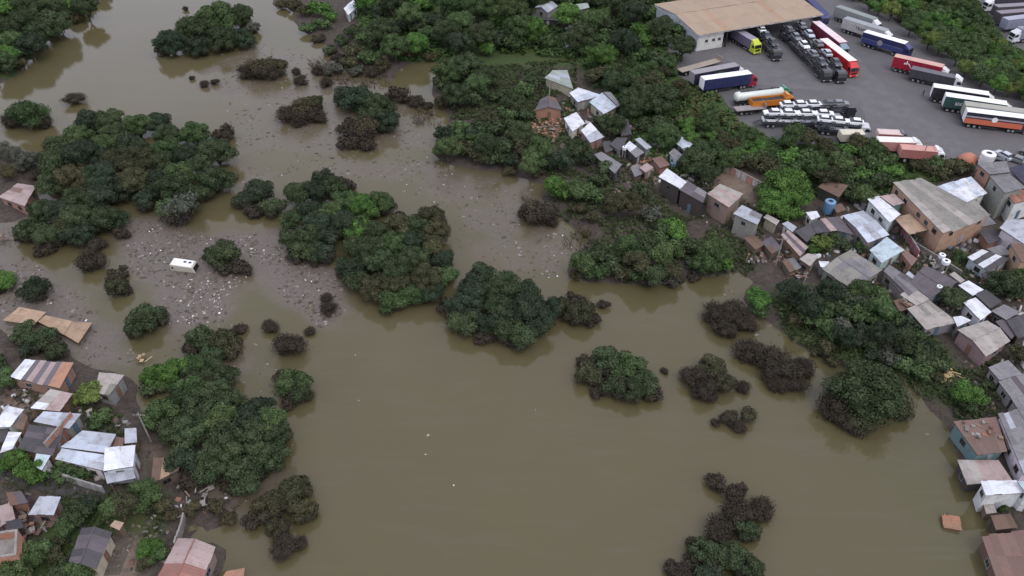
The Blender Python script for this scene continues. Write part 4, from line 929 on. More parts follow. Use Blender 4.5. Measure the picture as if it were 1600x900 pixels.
# ------------------------------------------------------------------ vehicles
def wheel_meshes(r, wd, tag_):
    m = MB(); m.tube([(0,-wd/2,0),(0,wd/2,0)], [r,r], 14); a = m.me("wheel", RUBBER)
    m = MB(); m.tube([(0,-wd/2-.01,0),(0,wd/2+.01,0)], [r*.55,r*.55], 10); return a, m.me("rim", RIM)
TW, TRM = wheel_meshes(.52, .30, 't'); CW, CRM = wheel_meshes(.32, .20, 'c')
def add_wheel(par, x, y, z, big=True):
    o = link("wheel", TW if big else CW, par, None, (x, y, z)); link("rim", TRM if big else CRM, o); return o
# tractor, nose to +x, built from x=0 (back) to 3.6
CAB = MB().prism([(1.2,.55),(3.45,.55),(3.55,.9),(3.55,1.75),(3.30,2.75),(2.95,3.05),(1.35,3.05),(1.25,2.8)], -1.22, 1.22).me("cab", PAINT, .07)
FAIR = MB().prism([(1.35,3.04),(2.9,3.04),(2.1,3.55),(1.35,3.75)], -1.0, 1.0).me("roof_fairing", PAINT, .06)
WSCR = MB().hexa([(3.52,-1.08,1.80),(3.57,-1.08,1.80),(3.57,1.08,1.80),(3.52,1.08,1.80)], [(3.29,-1.0,2.68),(3.345,-1.0,2.69),(3.345,1.0,2.69),(3.29,1.0,2.68)]).me("windscreen", GLASS)
SWIN = {s: MB().hexa([(2.25,s*1.225-.01,1.85),(3.3,s*1.225-.01,1.85),(3.3,s*1.225+.01,1.85),(2.25,s*1.225+.01,1.85)],[(2.3,s*1.225-.01,2.6),(3.1,s*1.225-.01,2.6),(3.1,s*1.225+.01,2.6),(2.3,s*1.225+.01,2.6)]).me("side_window", GLASS) for s in (-1, 1)}
BUMP = MB().box((3.50,0,.62),(.30,2.46,.42)).me("bumper", PAINT, .04)
GRIL = MB().box((3.565,0,1.25),(.04,1.5,.55)).box((3.575,0,1.15),(.04,1.5,.05)).box((3.575,0,1.35),(.04,1.5,.05)).me("grille", STEEL)
HEAD = MB().box((3.66,0,.72),(.03,.38,.2)).me("headlight", m_simple("lamp_lens", (.6,.6,.58), .1, .1))
MIRR = MB().box((3.45,0,2.2),(.12,.14,.55)).box((3.35,0,2.42),(.2,.05,.04)).me("mirror", STEEL)
TCH = MB().box((1.1,.45,.82),(4.2,.14,.24)).box((1.1,-.45,.82),(4.2,.14,.24)).box((-.2,0,.95),(.9,.9,.12)).box((.9,1.0,.7),(1.0,.4,.5)).box((.9,-1.0,.7),(1.0,.4,.5)).me("tractor_chassis", STEEL)
def tractor(root, x, col, fair=True, bumper=None):
    c = link("cab", CAB, root, col, (x,0,0))
    for n, me in (("windscreen", WSCR), ("side_window", SWIN[-1]), ("side_window", SWIN[1]), ("grille", GRIL)): link(n, me, c)
    for s in (-1, 1):
        link("headlight", HEAD, c, None, (0, s*.92, 0)); link("mirror", MIRR, c, None, (0, s*1.36, 0))
    link("bumper", BUMP, c, bumper or col)
    if fair: link("roof_fairing", FAIR, c, col)
    link("tractor_chassis", TCH, root, None, (x,0,0))
    for wx in (2.6, .15, -.75):
        for s in (-1, 1): add_wheel(root, x+wx, s*1.02, .52)
def trailer_base(root, L, axles=3):
    MB().box((L/2,.5,1.05),(L-.3,.14,.22)).box((L/2,-.5,1.05),(L-.3,.14,.22)).box((L*.72,.95,.62),(.12,.12,.75)).box((L*.72,-.95,.62),(.12,.12,.75)).box((.15,0,.6),(.12,2.3,.15)).box((L*.45,1.2,.7),(L*.3,.05,.35)).box((L*.45,-1.2,.7),(L*.3,.05,.35)).build("trailer_chassis", STEEL, root)
    for k in range(axles):
        for s in (-1, 1): add_wheel(root, 1.3+k*1.25, s*1.02, .52)
def wblocks(root, x0, z0, h, n, side, mat, seed, wid=.45, slant=.12):      # lettering too small to read: a row of uneven strokes
    g = random.Random(seed); m = MB()
    for k in range(n):
        x = x0+side*-1*0+k*(wid+.10); hh = h*g.uniform(.75, 1.0)
        m.box((x, 0, z0+hh/2), (.11, .015, hh)); m.box((x+wid*.35, 0, z0+(hh if g.random() < .5 else hh*.5)), (wid*.6, .015, .10))
        if g.random() < .6: m.box((x+wid*.65, 0, z0+hh*.3), (.10, .015, hh*.6))
    return m.me("lettering", mat)
def text_me(s, size, mat):
    cu = bpy.data.curves.new("lettering", 'FONT'); cu.body = s; cu.size = size; cu.extrude = .006
    o = bpy.data.objects.new("lettering", cu); COL.objects.link(o); dg = bpy.context.evaluated_depsgraph_get(); dg.update()
    me = bpy.data.meshes.new_from_object(o.evaluated_get(dg)); bpy.data.objects.remove(o); me.materials.clear(); me.materials.append(mat); return me
def truck(label, rear, front, top, kind='box', roof=(.6,.6,.6), side=None, cab=(.6,.6,.6), cabon=True, stripe=None, low=None, fair=True, name='semi_truck', cat='truck', H_=3.95, letter=None, yard=YZ, width=2.5, group='lorries parked in the yard', L=None):
    """rear and front: pixels of the roof's centre line at its two ends"""
    a, b = at(*rear, yard+H_), at(*front, yard+H_); d = b-a; Lt = L or d.length; rz = math.atan2(d.y, d.x)
    root = empty(name, (a.x, a.y, yard), rz, label, cat, group); side = side or roof; W = width; zb = 1.2
    trailer_base(root, Lt)
    camside = -1 if (Vector((math.sin(rz), -math.cos(rz), 0)).dot(Vector((-a.x, -a.y, 0))) > 0) else 1       # which flank faces the camera
    if kind in ('box', 'curtain', 'open'):
        bd = MB().box((Lt/2,0,(zb+H_-.06)/2),(Lt,W,H_-.06-zb)).build("trailer_body", TARP, root, side, .04)
        MB().box((Lt/2,0,H_-.02),(Lt-.04,W-.10,.09)).build("roof_panel", TARP, root, roof, .02)
        n = max(4, int(Lt/1.6)); m = MB()
        for k in range(n+1):
            for s in (-1, 1): m.box((.05+(Lt-.1)*k/n, s*(W/2+.012), (zb+H_)/2), (.06, .03, H_-zb-.12))
        for s in (-1, 1): m.box((Lt/2, s*(W/2+.015), zb+.05), (Lt, .04, .14)); m.box((Lt/2, s*(W/2+.01), H_-.12), (Lt, .04, .10))
        m.build("side_post", TARP, bd, tuple(c*.85 for c in side))
        for s in (-1, 1): MB().box((-.025, s*W/4, (zb+H_)/2), (.05, W/2-.06, H_-zb-.15)).build("rear_door", TARP, root, roof if kind == 'box' else side)
        MB().box((-.06,0,1.05),(.06,2.3,.12)).build("rear_bumper", STEEL, root)
        if stripe:
            for s in (-1, 1): MB().box((Lt/2, s*(W/2+.035), zb+(H_-zb)*stripe[1]), (Lt-.1, .03, stripe[2])).build("side_stripe", TARP, root, stripe[0])
        if low:
            for s in (-1, 1): MB().box((Lt/2, s*(W/2+.035), zb+.62), (Lt-.1, .04, 1.25)).build("side_panel", PAINT, root, low)
        if letter:
            me, lx, lz = letter; q = link("lettering", me, root, None, (lx if camside < 0 else Lt-lx, camside*(W/2+.07), lz), 0 if camside < 0 else math.pi)
            if me.name.startswith('lettering') and me.get('flat'): q.rotation_euler = (math.pi/2, 0, 0 if camside < 0 else math.pi)
    elif kind == 'tank':
        m = MB(); n = 12; xs = [0, .18, .5, Lt-.5, Lt-.18, Lt]; rs = [.35, .85, 1., 1., .85, .35]; k = 16
        for x, r in zip(xs, rs):
            for j in range(k): t = 2*math.pi*j/k; m.V.append((x, math.cos(t)*W/2*r, 2.35+math.sin(t)*1.15*r))
        for i in range(len(xs)-1):
            for j in range(k): jj = (j+1) % k; m.F.append((i*k+j, i*k+jj, (i+1)*k+jj, (i+1)*k+j))
        m.F.append(tuple(range(k))); m.F.append(tuple((len(xs)-1)*k+j for j in range(k)))
        tk = m.build("tank", PAINT, root, roof, 0, True)
        MB().box((Lt/2,0,3.52),(Lt*.8,.5,.08)).build("walkway", STEEL, tk)
        for f in (.25, .5, .75): MB().tube([(Lt*f,0,3.5),(Lt*f,0,3.75)], [.28,.28], 10).build("hatch", STEEL, tk)
    elif kind == 'tipper':
        m = MB(); hb = 2.6
        for s in (-1, 1): m.box((Lt/2, s*(W/2-.04), (zb+hb)/2), (Lt, .08, hb-zb))
        m.box((.04,0,(zb+hb)/2),(.08,W-.16,hb-zb)); m.box((Lt-.04,0,(zb+hb)/2),(.08,W-.16,hb-zb)); m.box((Lt/2,0,zb+.05),(Lt-.1,W-.16,.1)); m.box((Lt/2,W/2,hb),(Lt,.12,.12)); m.box((Lt/2,-W/2,hb),(Lt,.12,.12))
        m.build("tipper_body", PAINT, root, side)
        V = []; nx = 14; ny = 5
        for i in range(nx):
            for j in range(ny): V.append((.15+(Lt-.3)*i/(nx-1), (-.5+j/(ny-1))*(W-.2), 2.25+rng.uniform(-.1,.15)+.2*math.sin(math.pi*j/(ny-1))))
        link("load", mesh("load", V, [(i*ny+j, (i+1)*ny+j, (i+1)*ny+j+1, i*ny+j+1) for i in range(nx-1) for j in range(ny-1)], m_simple("dark_load", (.06,.045,.035), .95, .4) if "dark_load" not in MAT else MAT["dark_load"]), root)
    elif kind == 'flat':
        MB().box((Lt/2,0,1.28),(Lt,W,.16)).box((Lt-.06,0,1.9),(.12,W,1.2)).build("flat_bed", WOOD, root, roof)
        for s in (-1, 1): MB().box((Lt/2, s*(W/2+.01), 1.26),(Lt,.05,.22)).build("side_rail", STEEL, root)
    if cabon: tractor(root, Lt-2.2+.5 if kind != 'rigid' else Lt, cab, fair)
    return root, Lt
# passenger cars: shaped lower body, glass house, roof, four wheels
CBODY = MB().prism([(-2.05,.35),(-1.75,.28),(1.8,.28),(2.1,.38),(2.12,.62),(1.95,.78),(1.0,.92),(-1.75,.95),(-2.08,.85)], -.86, .86).me("body", PAINT, .06)
CGL = MB().hexa([(-1.75,-.80,.92),(1.05,-.80,.90),(1.05,.80,.90),(-1.75,.80,.92)], [(-1.25,-.62,1.38),(.30,-.62,1.40),(.30,.62,1.40),(-1.25,.62,1.38)]).me("window_glass", GLASS)
CRF = MB().hexa([(-1.28,-.65,1.38),(.32,-.65,1.40),(.32,.65,1.40),(-1.28,.65,1.38)], [(-1.1,-.54,1.46),(.15,-.54,1.47),(.15,.54,1.47),(-1.1,.54,1.46)]).me("roof", PAINT)
CLT = MB().box((2.09,.6,.68),(.06,.36,.14)).me("headlight", MAT["lamp_lens"])
def car(loc, rz, col, label, group, tilt=0):
    o = empty("car", loc, rz, label, "car", group); o.rotation_euler = (0, tilt, rz)
    link("body", CBODY, o, col); link("window_glass", CGL, o); link("roof", CRF, o, col)
    for s in (0, 1):
        h = link("headlight", CLT, o); h.location.y = -1.2*s
    for x in (-1.3, 1.3):
        for s in (-1, 1): add_wheel(o, x, s*.80, .32, False)
    return o
def carrier(label, rear, front, cab, cols_top, cols_low, frame=(.05,.05,.055), words='on the car carrier', fair=False, carname=''):
    Hd = 3.1; a, b = at(*rear, YZ+Hd), at(*front, YZ+Hd); d = b-a; Lt = d.length; rz = math.atan2(d.y, d.x)
    root = empty("car_carrier", (a.x, a.y, YZ), rz, label, "car carrier", 'car carriers in the yard'); trailer_base(root, Lt, 2)
    dk = MB()
    for s in (-1, 1): dk.box((Lt/2, s*.85, 2.85), (Lt, .55, .10)); dk.box((Lt/2, s*1.2, 2.88), (Lt, .08, .18))
    for k in range(7): dk.box((Lt*k/6, 0, 2.83), (.1, 2.4, .10))
    dk.build("upper_deck", PAINT, root, frame)
    lk = MB()
    for s in (-1, 1): lk.box((Lt/2, s*.85, 1.15), (Lt, .55, .10))
    lk.build("lower_deck", PAINT, root, frame)
    for k in range(6):
        for s in (-1, 1): MB().box((Lt*(.02+.96*k/5), s*1.22, 2.0), (.12, .10, 1.75)).build("deck_post", PAINT, root, frame)
    MB().box((-.9, .85, .75), (1.9, .5, .08), 0, -.42).build("ramp", STEEL, root); MB().box((-.9, -.85, .75), (1.9, .5, .08), 0, -.42).build("ramp", STEEL, root)
    tractor(root, Lt-1.2, cab, fair)
    ax = Vector((math.cos(rz), math.sin(rz), 0))
    for lst, z, nm in ((cols_top, 2.92, 'upper'), (cols_low, 1.22, 'lower')):
        n = len(lst)
        for i, (c, wd_) in enumerate(lst):
            if c is None: continue
            x = Lt*(i+.5)/n; p = Vector((a.x, a.y, YZ+z))+ax*x
            pos = 'rearmost' if i == 0 else 'foremost' if i == n-1 else ORD[i]+' from the rear'
            car(p, rz+(0 if rng.random() < .7 else math.pi), c, f"{wd_} car, {pos} on {nm} deck {words}", 'cars riding on the car carriers', 0)
    return root
WHT = (.84,.86,.88); SIL = (.50,.53,.58); DGY = (.06,.065,.07); BLK = (.018,.018,.022); GRY = (.18,.19,.20); BLU = (.05,.09,.2)
text_tr = text_me("TRANS", 1.25, STEEL); text_tr['flat'] = True
RED = (.42,.012,.025); BLUE = (.022,.03,.16)
def emblem():
    m = MB()
    for k in range(9):
        t = k/8; m.box((-.9+1.7*t, 0, .9+.55*math.sin(t*3.1)-.8*t), (.34, .016, .34-.18*t))
    m.box((-.4,0,1.2),(.2,.016,1.0)); return m
em = emblem(); g2 = wblocks(None, 1.6, .1, .85, 8, 1, WHITE, 5, .50)
mm = MB(); mm.V = list(em.V); mm.F = list(em.F); lm = mm.me("emblem", WHITE)
# the row against the slope, far to near
truck("grey green topped trailer at the far end of the yard row", (1309,9), (1368,29), 0, roof=(.23,.26,.25), side=(.27,.28,.28), cab=(.66,.66,.64))
truck("pale grey trailer lettered in dark on its side", (1321,27), (1386,47), 0, roof=(.30,.32,.34), side=(.46,.45,.45), cab=(.68,.68,.66), letter=(text_tr, 4.2, 2.1))
rt, Lt = truck("blue trailer with white roof, white side line and blue cab", (1352,48), (1417,67), 0, roof=(.85,.86,.88), side=(.018,.024,.085), cab=(.020,.022,.13), stripe=((.45,.48,.60),.42,.22), low=(.035,.05,.17))
_m = MB(); _m.tube([(0,-.01,0),(0,.01,0)],[.75,.75],14); MB_ = _m.build("emblem", MAT["wheel_rim"], rt); MB_.location = (Lt*.45, -1.33, 2.35)
rt, Lt = truck("red trailer with peach roof and white lettering", (1399,86), (1475,103), 0, roof=(.58,.36,.29), side=(.30,.008,.03), cab=(.62,.62,.62), letter=(g2, 3.9, 2.0))
q = link("emblem", lm, rt, None, (3.9, -1.32, 1.9))
truck("dark grey tarpaulin trailer with white cab beside the red trailer", (1425,105), (1495,120), 0, roof=(.13,.125,.14), side=(.05,.05,.06), cab=(.70,.70,.70), H_=3.3)
truck("black sided trailer with pure white roof", (1459,133), (1546,146), 0, roof=(.88,.88,.88), side=(.018,.016,.02), cab=(.72,.72,.70))
truck("dark green trailer with white roof and pale lettering", (1478,147), (1574,161), 0, roof=(.86,.86,.86), side=(.018,.060,.055), cab=(.62,.62,.58), letter=(wblocks(None, 0, 0, .75, 5, 1, WHITE, 9, .42), 2.6, 2.1))
truck("beige grey trailer between green trailer and orange sided trailer", (1508,161), (1606,174), 0, roof=(.36,.35,.30), side=(.36,.36,.34), cab=(.5,.5,.48))
rt, Lt = truck("trailer with white roof, dark windowed band and orange lower side", (1511,171), (1602,182), 0, roof=(.84,.86,.90), side=(.02,.02,.035), cab=(.03,.03,.035), low=(.56,.14,.075), stripe=((.36,.32,.36),.62,.35))
_m = MB(); _m.tube([(0,-.02,0),(0,.02,0)],[.62,.62],14); _e = _m.build("emblem", WHITE, rt); _e.location = (Lt*.5, -1.33, 2.75)
# coming out of the hangar
truck("grey violet box truck with acid yellow cab leaving the hangar", (1150,44), (1180,62), 0, roof=(.27,.25,.30), side=(.15,.13,.19), cab=(.50,.56,.03), H_=3.6)
carrier("short dark car carrier with a white car leaving the hangar", (1184,42), (1212,74), BLK, [(WHT,'white'),(DGY,'dark grey'),(BLK,'black')], [(DGY,'dark grey'),(GRY,'grey')], words='of carrier beside yellow cab')
carrier("left black car carrier loaded with grey cars and one white car", (1226,42), (1290,106), BLK, [(DGY,'dark grey'),(GRY,'grey'),(WHT,'white'),(GRY,'grey'),(DGY,'dark grey')], [(DGY,'dark grey'),(GRY,'grey'),(DGY,'dark grey'),(BLK,'black')], words='of left black carrier')
carrier("right black car carrier loaded with grey cars beside the red truck", (1246,35), (1313,108), BLK, [(GRY,'grey'),(SIL,'silver'),(GRY,'grey'),(SIL,'silver'),(DGY,'dark grey')], [(DGY,'dark grey'),(BLK,'black'),(DGY,'dark grey'),(GRY,'grey')], words='of right black carrier')
truck("dark red truck with pink white roof, farther of two red trucks", (1275,33), (1318,66), 0, roof=(.72,.60,.62), side=(.16,.02,.05), cab=(.20,.27,.33))
truck("bright red truck with white roof and red cab", (1287,60), (1333,95), 0, roof=(.84,.76,.72), side=(.46,.015,.02), cab=(.55,.03,.025))
truck("blue truck peeking out behind the corner of the hangar", (1262,-6), (1288,20), 0, roof=(.03,.035,.12), side=(.03,.035,.14), cab=(.025,.03,.16), H_=3.6)
# along the near rim of the yard
truck("flat trailer with pale load bed at the far left of the yard", (1062,110), (1124,93), 0, kind='flat', roof=(.34,.29,.24), cabon=False, H_=1.4, name='trailer', cat='trailer')
truck("navy trailer with grey top and white cab", (1082,113), (1152,100), 0, roof=(.28,.26,.27), side=(.02,.02,.05), cab=(.80,.80,.80))
truck("navy trailer with white roof and crimson cab", (1098,122), (1172,112), 0, roof=(.84,.84,.86), side=(.018,.025,.085), cab=(.30,.015,.04))
truck("white tanker with green cab", (1150,142), (1226,133), 0, kind='tank', roof=(.62,.66,.60), cab=(.03,.20,.10))
truck("orange tipper trailer with dark load", (1174,156), (1228,151), 0, kind='tipper', side=(.62,.20,.02), cab=(.62,.22,.03), H_=2.6)
truck("low empty pale flatbed beside the orange tipper", (1149,170), (1194,166), 0, kind='flat', roof=(.30,.27,.26), cabon=False, H_=1.4, name='trailer', cat='trailer')
carrier("car carrier with black cab loaded with white and grey cars", (1222,166), (1322,164), BLK, [(WHT,'white'),(WHT,'white'),(WHT,'white'),(DGY,'dark grey'),(GRY,'grey')], [(WHT,'white'),(SIL,'silver'),(DGY,'dark grey'),(DGY,'dark grey')], frame=(.04,.04,.05), words='of black-cabbed white-car carrier')
carrier("car carrier loaded with a row of white cars", (1193,178), (1302,180), GRY, [(WHT,'white'),(WHT,'white'),(WHT,'white'),(WHT,'white')], [(WHT,'white'),(WHT,'white'),(SIL,'silver'),(WHT,'white')], frame=(.05,.055,.07), words='of middle white-car carrier')
carrier("short car carrier with white cars and a silver car nearest the bushes", (1280,188), (1345,194), (.55,.55,.57), [(WHT,'white'),(WHT,'white'),(WHT,'white')], [(DGY,'dark grey'),(SIL,'silver'),(WHT,'white')], frame=(.05,.055,.07), words='of nearest carrier by bushes')
car(at(1290,200,YZ), .2, BLK, "black car parked under the nearest white-car carrier", 'cars parked on the asphalt')
truck("cream flat topped trailer behind the rim bushes", (1314,206), (1350,206), 0, roof=(.62,.58,.46), side=(.4,.36,.3), cab=(.1,.1,.1), cabon=False, H_=3.0, name='trailer', cat='trailer')
truck("pinkish roofed truck behind the rim bushes", (1372,205), (1410,207), 0, roof=(.62,.50,.46), side=(.30,.12,.10), cab=(.06,.05,.09), H_=3.4)
truck("white roofed truck with pinkish side behind the rim bushes", (1372,217), (1430,219), 0, roof=(.80,.78,.74), side=(.42,.20,.18), cab=(.75,.75,.75), H_=3.4)
truck("salmon roofed truck nearest the rim bushes with white cab", (1408,229), (1464,233), 0, roof=(.58,.30,.25), side=(.30,.12,.10), cab=(.75,.75,.75), H_=3.2)
car(at(1567,246,YZ), 2.0, SIL, "silver car parked beside the brick corner house", 'cars parked on the asphalt'); car(at(1556,256,YZ), 2.6, BLK, "black car parked behind the brick corner house", 'cars parked on the asphalt')
car(at(1585,252,YZ), 2.3, GRY, "grey car parked nearest the dark tarpaulin shelter", 'cars parked on the asphalt'); car(at(1608,243,YZ), 2.3, DGY, "dark grey car cut by the right edge of the yard", 'cars parked on the asphalt')
# second yard, upper right corner
for lab, re, fr, rf_, sd, cb in (("white cabbed truck with dark trailer at the top right corner", (1640,-9), (1552,-3), (.10,.09,.11), (.06,.055,.07), (.82,.82,.84)),
        ("brownish grey trailer second from the top in the right corner yard", (1645,4), (1556,9), (.24,.22,.24), (.09,.08,.09), (.2,.2,.2)),
        ("mauve grey trailer third in the right corner yard", (1648,12), (1560,19), (.22,.19,.21), (.08,.07,.08), (.1,.1,.1)),
        ("pale bluish grey trailer in the right corner yard", (1660,18), (1571,29), (.36,.37,.44), (.26,.27,.34), (.1,.1,.12)),
        ("trailer with silver white cab nearest the slope in the right corner yard", (1680,36), (1594,44), (.28,.30,.36), (.2,.21,.27), (.66,.67,.70))):
    truck(lab, re, fr, 0, roof=rf_, side=sd, cab=cb, cabon='cab' in lab.split('trailer')[0]+lab.split('cab')[0]*0+('cab' if 'cab' in lab else ''), group='lorries in the right corner yard')
# white van sunk to its windows in the trash
def van():
    p = at(290, 419, .0); root = empty("sunken_van", (p.x, p.y, -.95), R(-6), "white van sunk to its windows in floating trash", "van")
    root.rotation_euler = (R(6), R(3), R(-9))
    MB().prism([(-2.5,.35),(2.3,.35),(2.5,.6),(2.5,1.2),(2.15,2.3),(1.9,2.5),(-2.4,2.5),(-2.5,2.35)], -1.0, 1.0).build("body", PAINT, root, (.52,.49,.40), .08)
    MB().box((-.15,0,2.51),(4.1,1.8,.06)).build("roof_panel", PAINT, root, (.80,.80,.82), .02)
    for x in (.2, 1.2): MB().box((x,.25,2.555),(.55,.40,.05)).build("roof_hatch", STEEL, root)
    for x in (-2.0,): MB().box((x,-1.005,1.75),(.35,.03,.6)).build("side_window", GLASS, root)
    MB().hexa([(2.48,-.85,1.3),(2.53,-.85,1.3),(2.53,.85,1.3),(2.48,.85,1.3)], [(2.18,-.8,2.22),(2.24,-.8,2.22),(2.24,.8,2.22),(2.18,.8,2.22)]).build("windscreen", GLASS, root)
    for s in (-1, 1):
        for x in (-1.5, 1.6): add_wheel(root, x, s*.9, .35, False)
van()

# ------------------------------------------------------------------ loose things and masses
def scatter_bits(name, polys, mat=DEB, parent=None, zf=None, kind='stuff'):
    """polys: (pixel polygon, pieces per square metre, palette, size lo, hi, height)"""
    V = []; F = []; C = []
    for P, dens, pal, lo, hi, hz in polys:
        Wp = poly_w(P); x0, y0 = Wp.min(0); x1, y1 = Wp.max(0); n = int((x1-x0)*(y1-y0)*dens)
        xs = nrg.uniform(x0, x1, n); ys = nrg.uniform(y0, y1, n)
        d = sdf(Wp, xs, ys); nz = np.array([mnoise.noise(Vector((x*.22, y*.22, 1.7))) for x, y in zip(xs, ys)])
        keep = (d > 0)&(nz*1.25+np.clip(d/6, 0, .35) > nrg.uniform(-.25, .7, n))
        for x, y in zip(xs[keep], ys[keep]):
            z = zf(x, y) if zf else max(Hg(x, y), 0)
            l = nrg.uniform(lo, hi)*(.6+.8*nrg.random()); wd = l*nrg.uniform(.3, .8); h = nrg.uniform(.3, 1)*hz; a = nrg.uniform(0, 6.28)
            ca, sa = math.cos(a), math.sin(a); k = len(V); tl = nrg.uniform(-.3, .3, 4)*h
            for (u, v), t in zip(((-1,-1),(1,-.8),(.9,1),(-.8,.9)), tl): V.append((x+(u*l*ca-v*wd*sa)/2, y+(u*l*sa+v*wd*ca)/2, z-.03))
            for (u, v), t in zip(((-.8,-.8),(.9,-.7),(.7,.8),(-.7,.7)), tl): V.append((x+(u*l*ca-v*wd*sa)/2, y+(u*l*sa+v*wd*ca)/2, z+h+t))
            F += [(k+4,k+5,k+6,k+7)]+[(k+i, k+(i+1) % 4, k+4+(i+1) % 4, k+4+i) for i in range(4)]
            c = pal[int(nrg.integers(len(pal)))]; j = nrg.uniform(.7, 1.3); C += [(c[0]*j, c[1]*j, c[2]*j)]*8
    o = link(name, np_mesh(name, np.array(V), np.array(F), mat, False, {'Col': np.array(C)})); return tag(o, kind=kind)
MUDP = [(.085,.064,.048),(.12,.092,.075),(.06,.046,.037),(.16,.13,.11),(.10,.078,.045),(.07,.068,.035),(.20,.17,.15)]
LITE = [(.45,.43,.42),(.62,.62,.62),(.30,.28,.27),(.40,.36,.30),(.75,.76,.78)]
D1, D2, D3, D4 = SCUM[0][0], SCUM[1][0], SCUM[2][0], SCUM[3][0]
core = [(300,425),(400,380),(440,400),(385,440),(368,470),(350,500),(275,508),(262,470)]
scatter_bits("floating_debris", [(D1, 2.6, MUDP, .2, .8, .09), (D2, 1.5, MUDP, .2, .9, .08), (D3, .6, MUDP, .2, .9, .07), (D4, .30, MUDP, .2, .8, .07), (SCUM[5][0], 2.5, MUDP, .2, .9, .2), (SCUM[6][0], .5, MUDP, .2, .8, .08), (SCUM[4][0], .6, MUDP, .2, .9, .08),
      (SCUM[7][0], .5, MUDP, .2, .8, .08)], zf=lambda x, y: 0.0)
scatter_bits("floating_trash", [(D1, .14, LITE, .15, .45, .14), (core, .9, LITE, .12, .38, .12), (D2, .05, LITE, .15, .4, .12), (D3, .035, LITE, .15, .4, .12), (D4, .02, LITE, .15, .4, .1), (SCUM[5][0], 1.3, LITE, .2, .5, .18), ([(860,280),(900,360),(880,440),(840,430),(830,300)], .12, LITE, .15, .4, .12),
      ([(500,400),(560,480),(700,490),(900,540),(1200,700),(900,850),(520,800),(480,560)], .0035, LITE, .2, .4, .12)], zf=lambda x, y: 0.0)
CLUT = [(.08,.06,.05),(.12,.095,.08),(.17,.15,.135),(.05,.042,.038),(.19,.105,.075),(.26,.25,.245),(.14,.105,.075),(.07,.065,.06)]
scatter_bits("bank_rubble", [([(0,580),(60,610),(120,640),(200,660),(240,690),(240,770),(120,780),(0,760)], 1.1, CLUT, .25, .9, .25), ([(0,770),(60,775),(130,810),(200,800),(290,830),(300,900),(0,900)], 1.1, CLUT, .25, .9, .3),
      ([(880,150),(960,170),(1080,260),(1200,340),(1250,400),(1180,420),(1080,350),(1000,320),(920,260),(830,220),(830,170)], .8, CLUT, .25, .9, .25), ([(1190,360),(1260,370),(1300,440),(1250,450),(1160,400)], 1.6, CLUT, .3, 1.1, .35),
      ([(1400,370),(1480,390),(1540,440),(1480,500),(1420,470),(1390,430)], 1.0, CLUT, .25, .9, .3), ([(1440,545),(1540,580),(1560,650),(1500,650),(1430,590)], 1.1, CLUT, .3, 1.0, .35), ([(200,780),(370,765),(380,815),(300,830),(200,800)], 1.6, CLUT+LITE, .2, .7, .3)])
scatter_bits("yard_clutter", [([(1240,350),(1420,300),(1600,380),(1600,620),(1540,560),(1400,470),(1260,430)], .5, CLUT+LITE+[(.30,.15,.10),(.12,.16,.22)], .4, 1.5, .7), ([(0,580),(60,610),(200,660),(240,690),(240,770),(0,760)], .45, CLUT+LITE+[(.30,.15,.10)], .4, 1.4, .6),
      ([(860,150),(960,170),(1080,250),(1120,300),(1000,290),(880,220)], .45, CLUT+LITE+[(.30,.15,.10)], .4, 1.5, .6), ([(0,770),(60,775),(130,810),(120,850),(0,850)], .6, CLUT+[(.30,.15,.10),(.4,.38,.36)], .4, 1.5, .6), ([(1560,660),(1600,720),(1600,840),(1560,800)], .6, CLUT, .4, 1.4, .5)])
BRK = [(.36,.16,.10),(.42,.20,.13),(.28,.12,.085),(.20,.12,.09),(.46,.26,.18)]
scatter_bits("broken_bricks", [([(828,180),(872,172),(882,212),(856,226),(828,205)], 5, BRK, .3, 1.1, .45), ([(985,250),(1030,240),(1050,262),(1028,280),(985,278)], 2.2, BRK, .3, 1.0, .3), ([(160,840),(212,838),(200,900),(150,900)], 2.2, BRK+CLUT, .2, .7, .2)])
scatter_bits("wet_rubble", [([(1455,575),(1520,590),(1500,612),(1445,598)], 2.2, [(.42,.30,.13),(.28,.20,.10),(.14,.10,.07),(.36,.33,.26)], .3, 1.2, .4)])
# low ground cover: tufts and creepers nobody could count
def cover(name, polys, col, hz=.5):
    V = []; F = []
    for P, dens, sz in polys:
        Wp = poly_w(P, 2.0); x0, y0 = Wp.min(0); x1, y1 = Wp.max(0); n = int((x1-x0)*(y1-y0)*dens)
        xs = nrg.uniform(x0, x1, n); ys = nrg.uniform(y0, y1, n); d = sdf(Wp, xs, ys); dyv = np.maximum(sdf(YARDW, xs, ys), sdf(YARD2W, xs, ys))
        nz = np.array([mnoise.noise(Vector((x*.2, y*.2, 5.7))) for x, y in zip(xs, ys)])
        for x, y in zip(xs[(d > 0)&(dyv < -.4)&(nz > -.28)], ys[(d > 0)&(dyv < -.4)&(nz > -.28)]):
            z = Hg(x, y)
            if z < .05: continue
            for k in range(4):
                a = nrg.uniform(0, 6.28); l = sz*nrg.uniform(.6, 1.4); px, py, pz = x+nrg.uniform(-.4,.4), y+nrg.uniform(-.4,.4), z+hz*nrg.uniform(.1, 1.)
                dx, dy_ = math.cos(a)*l, math.sin(a)*l; q = len(V); t = nrg.uniform(-.5, .5)
                V += [(px-dx, py-dy_, pz-.1), (px+dy_*.6, py-dx*.6, pz+t*l), (px+dx, py+dy_, pz+.15), (px-dy_*.6, py+dx*.6, pz-t*l)]; F.append((q, q+1, q+2, q+3))
    o = link(name, np_mesh(name, np.array(V), np.array(F), FOL), None, (*col, 0.)); return tag(o, kind='stuff')
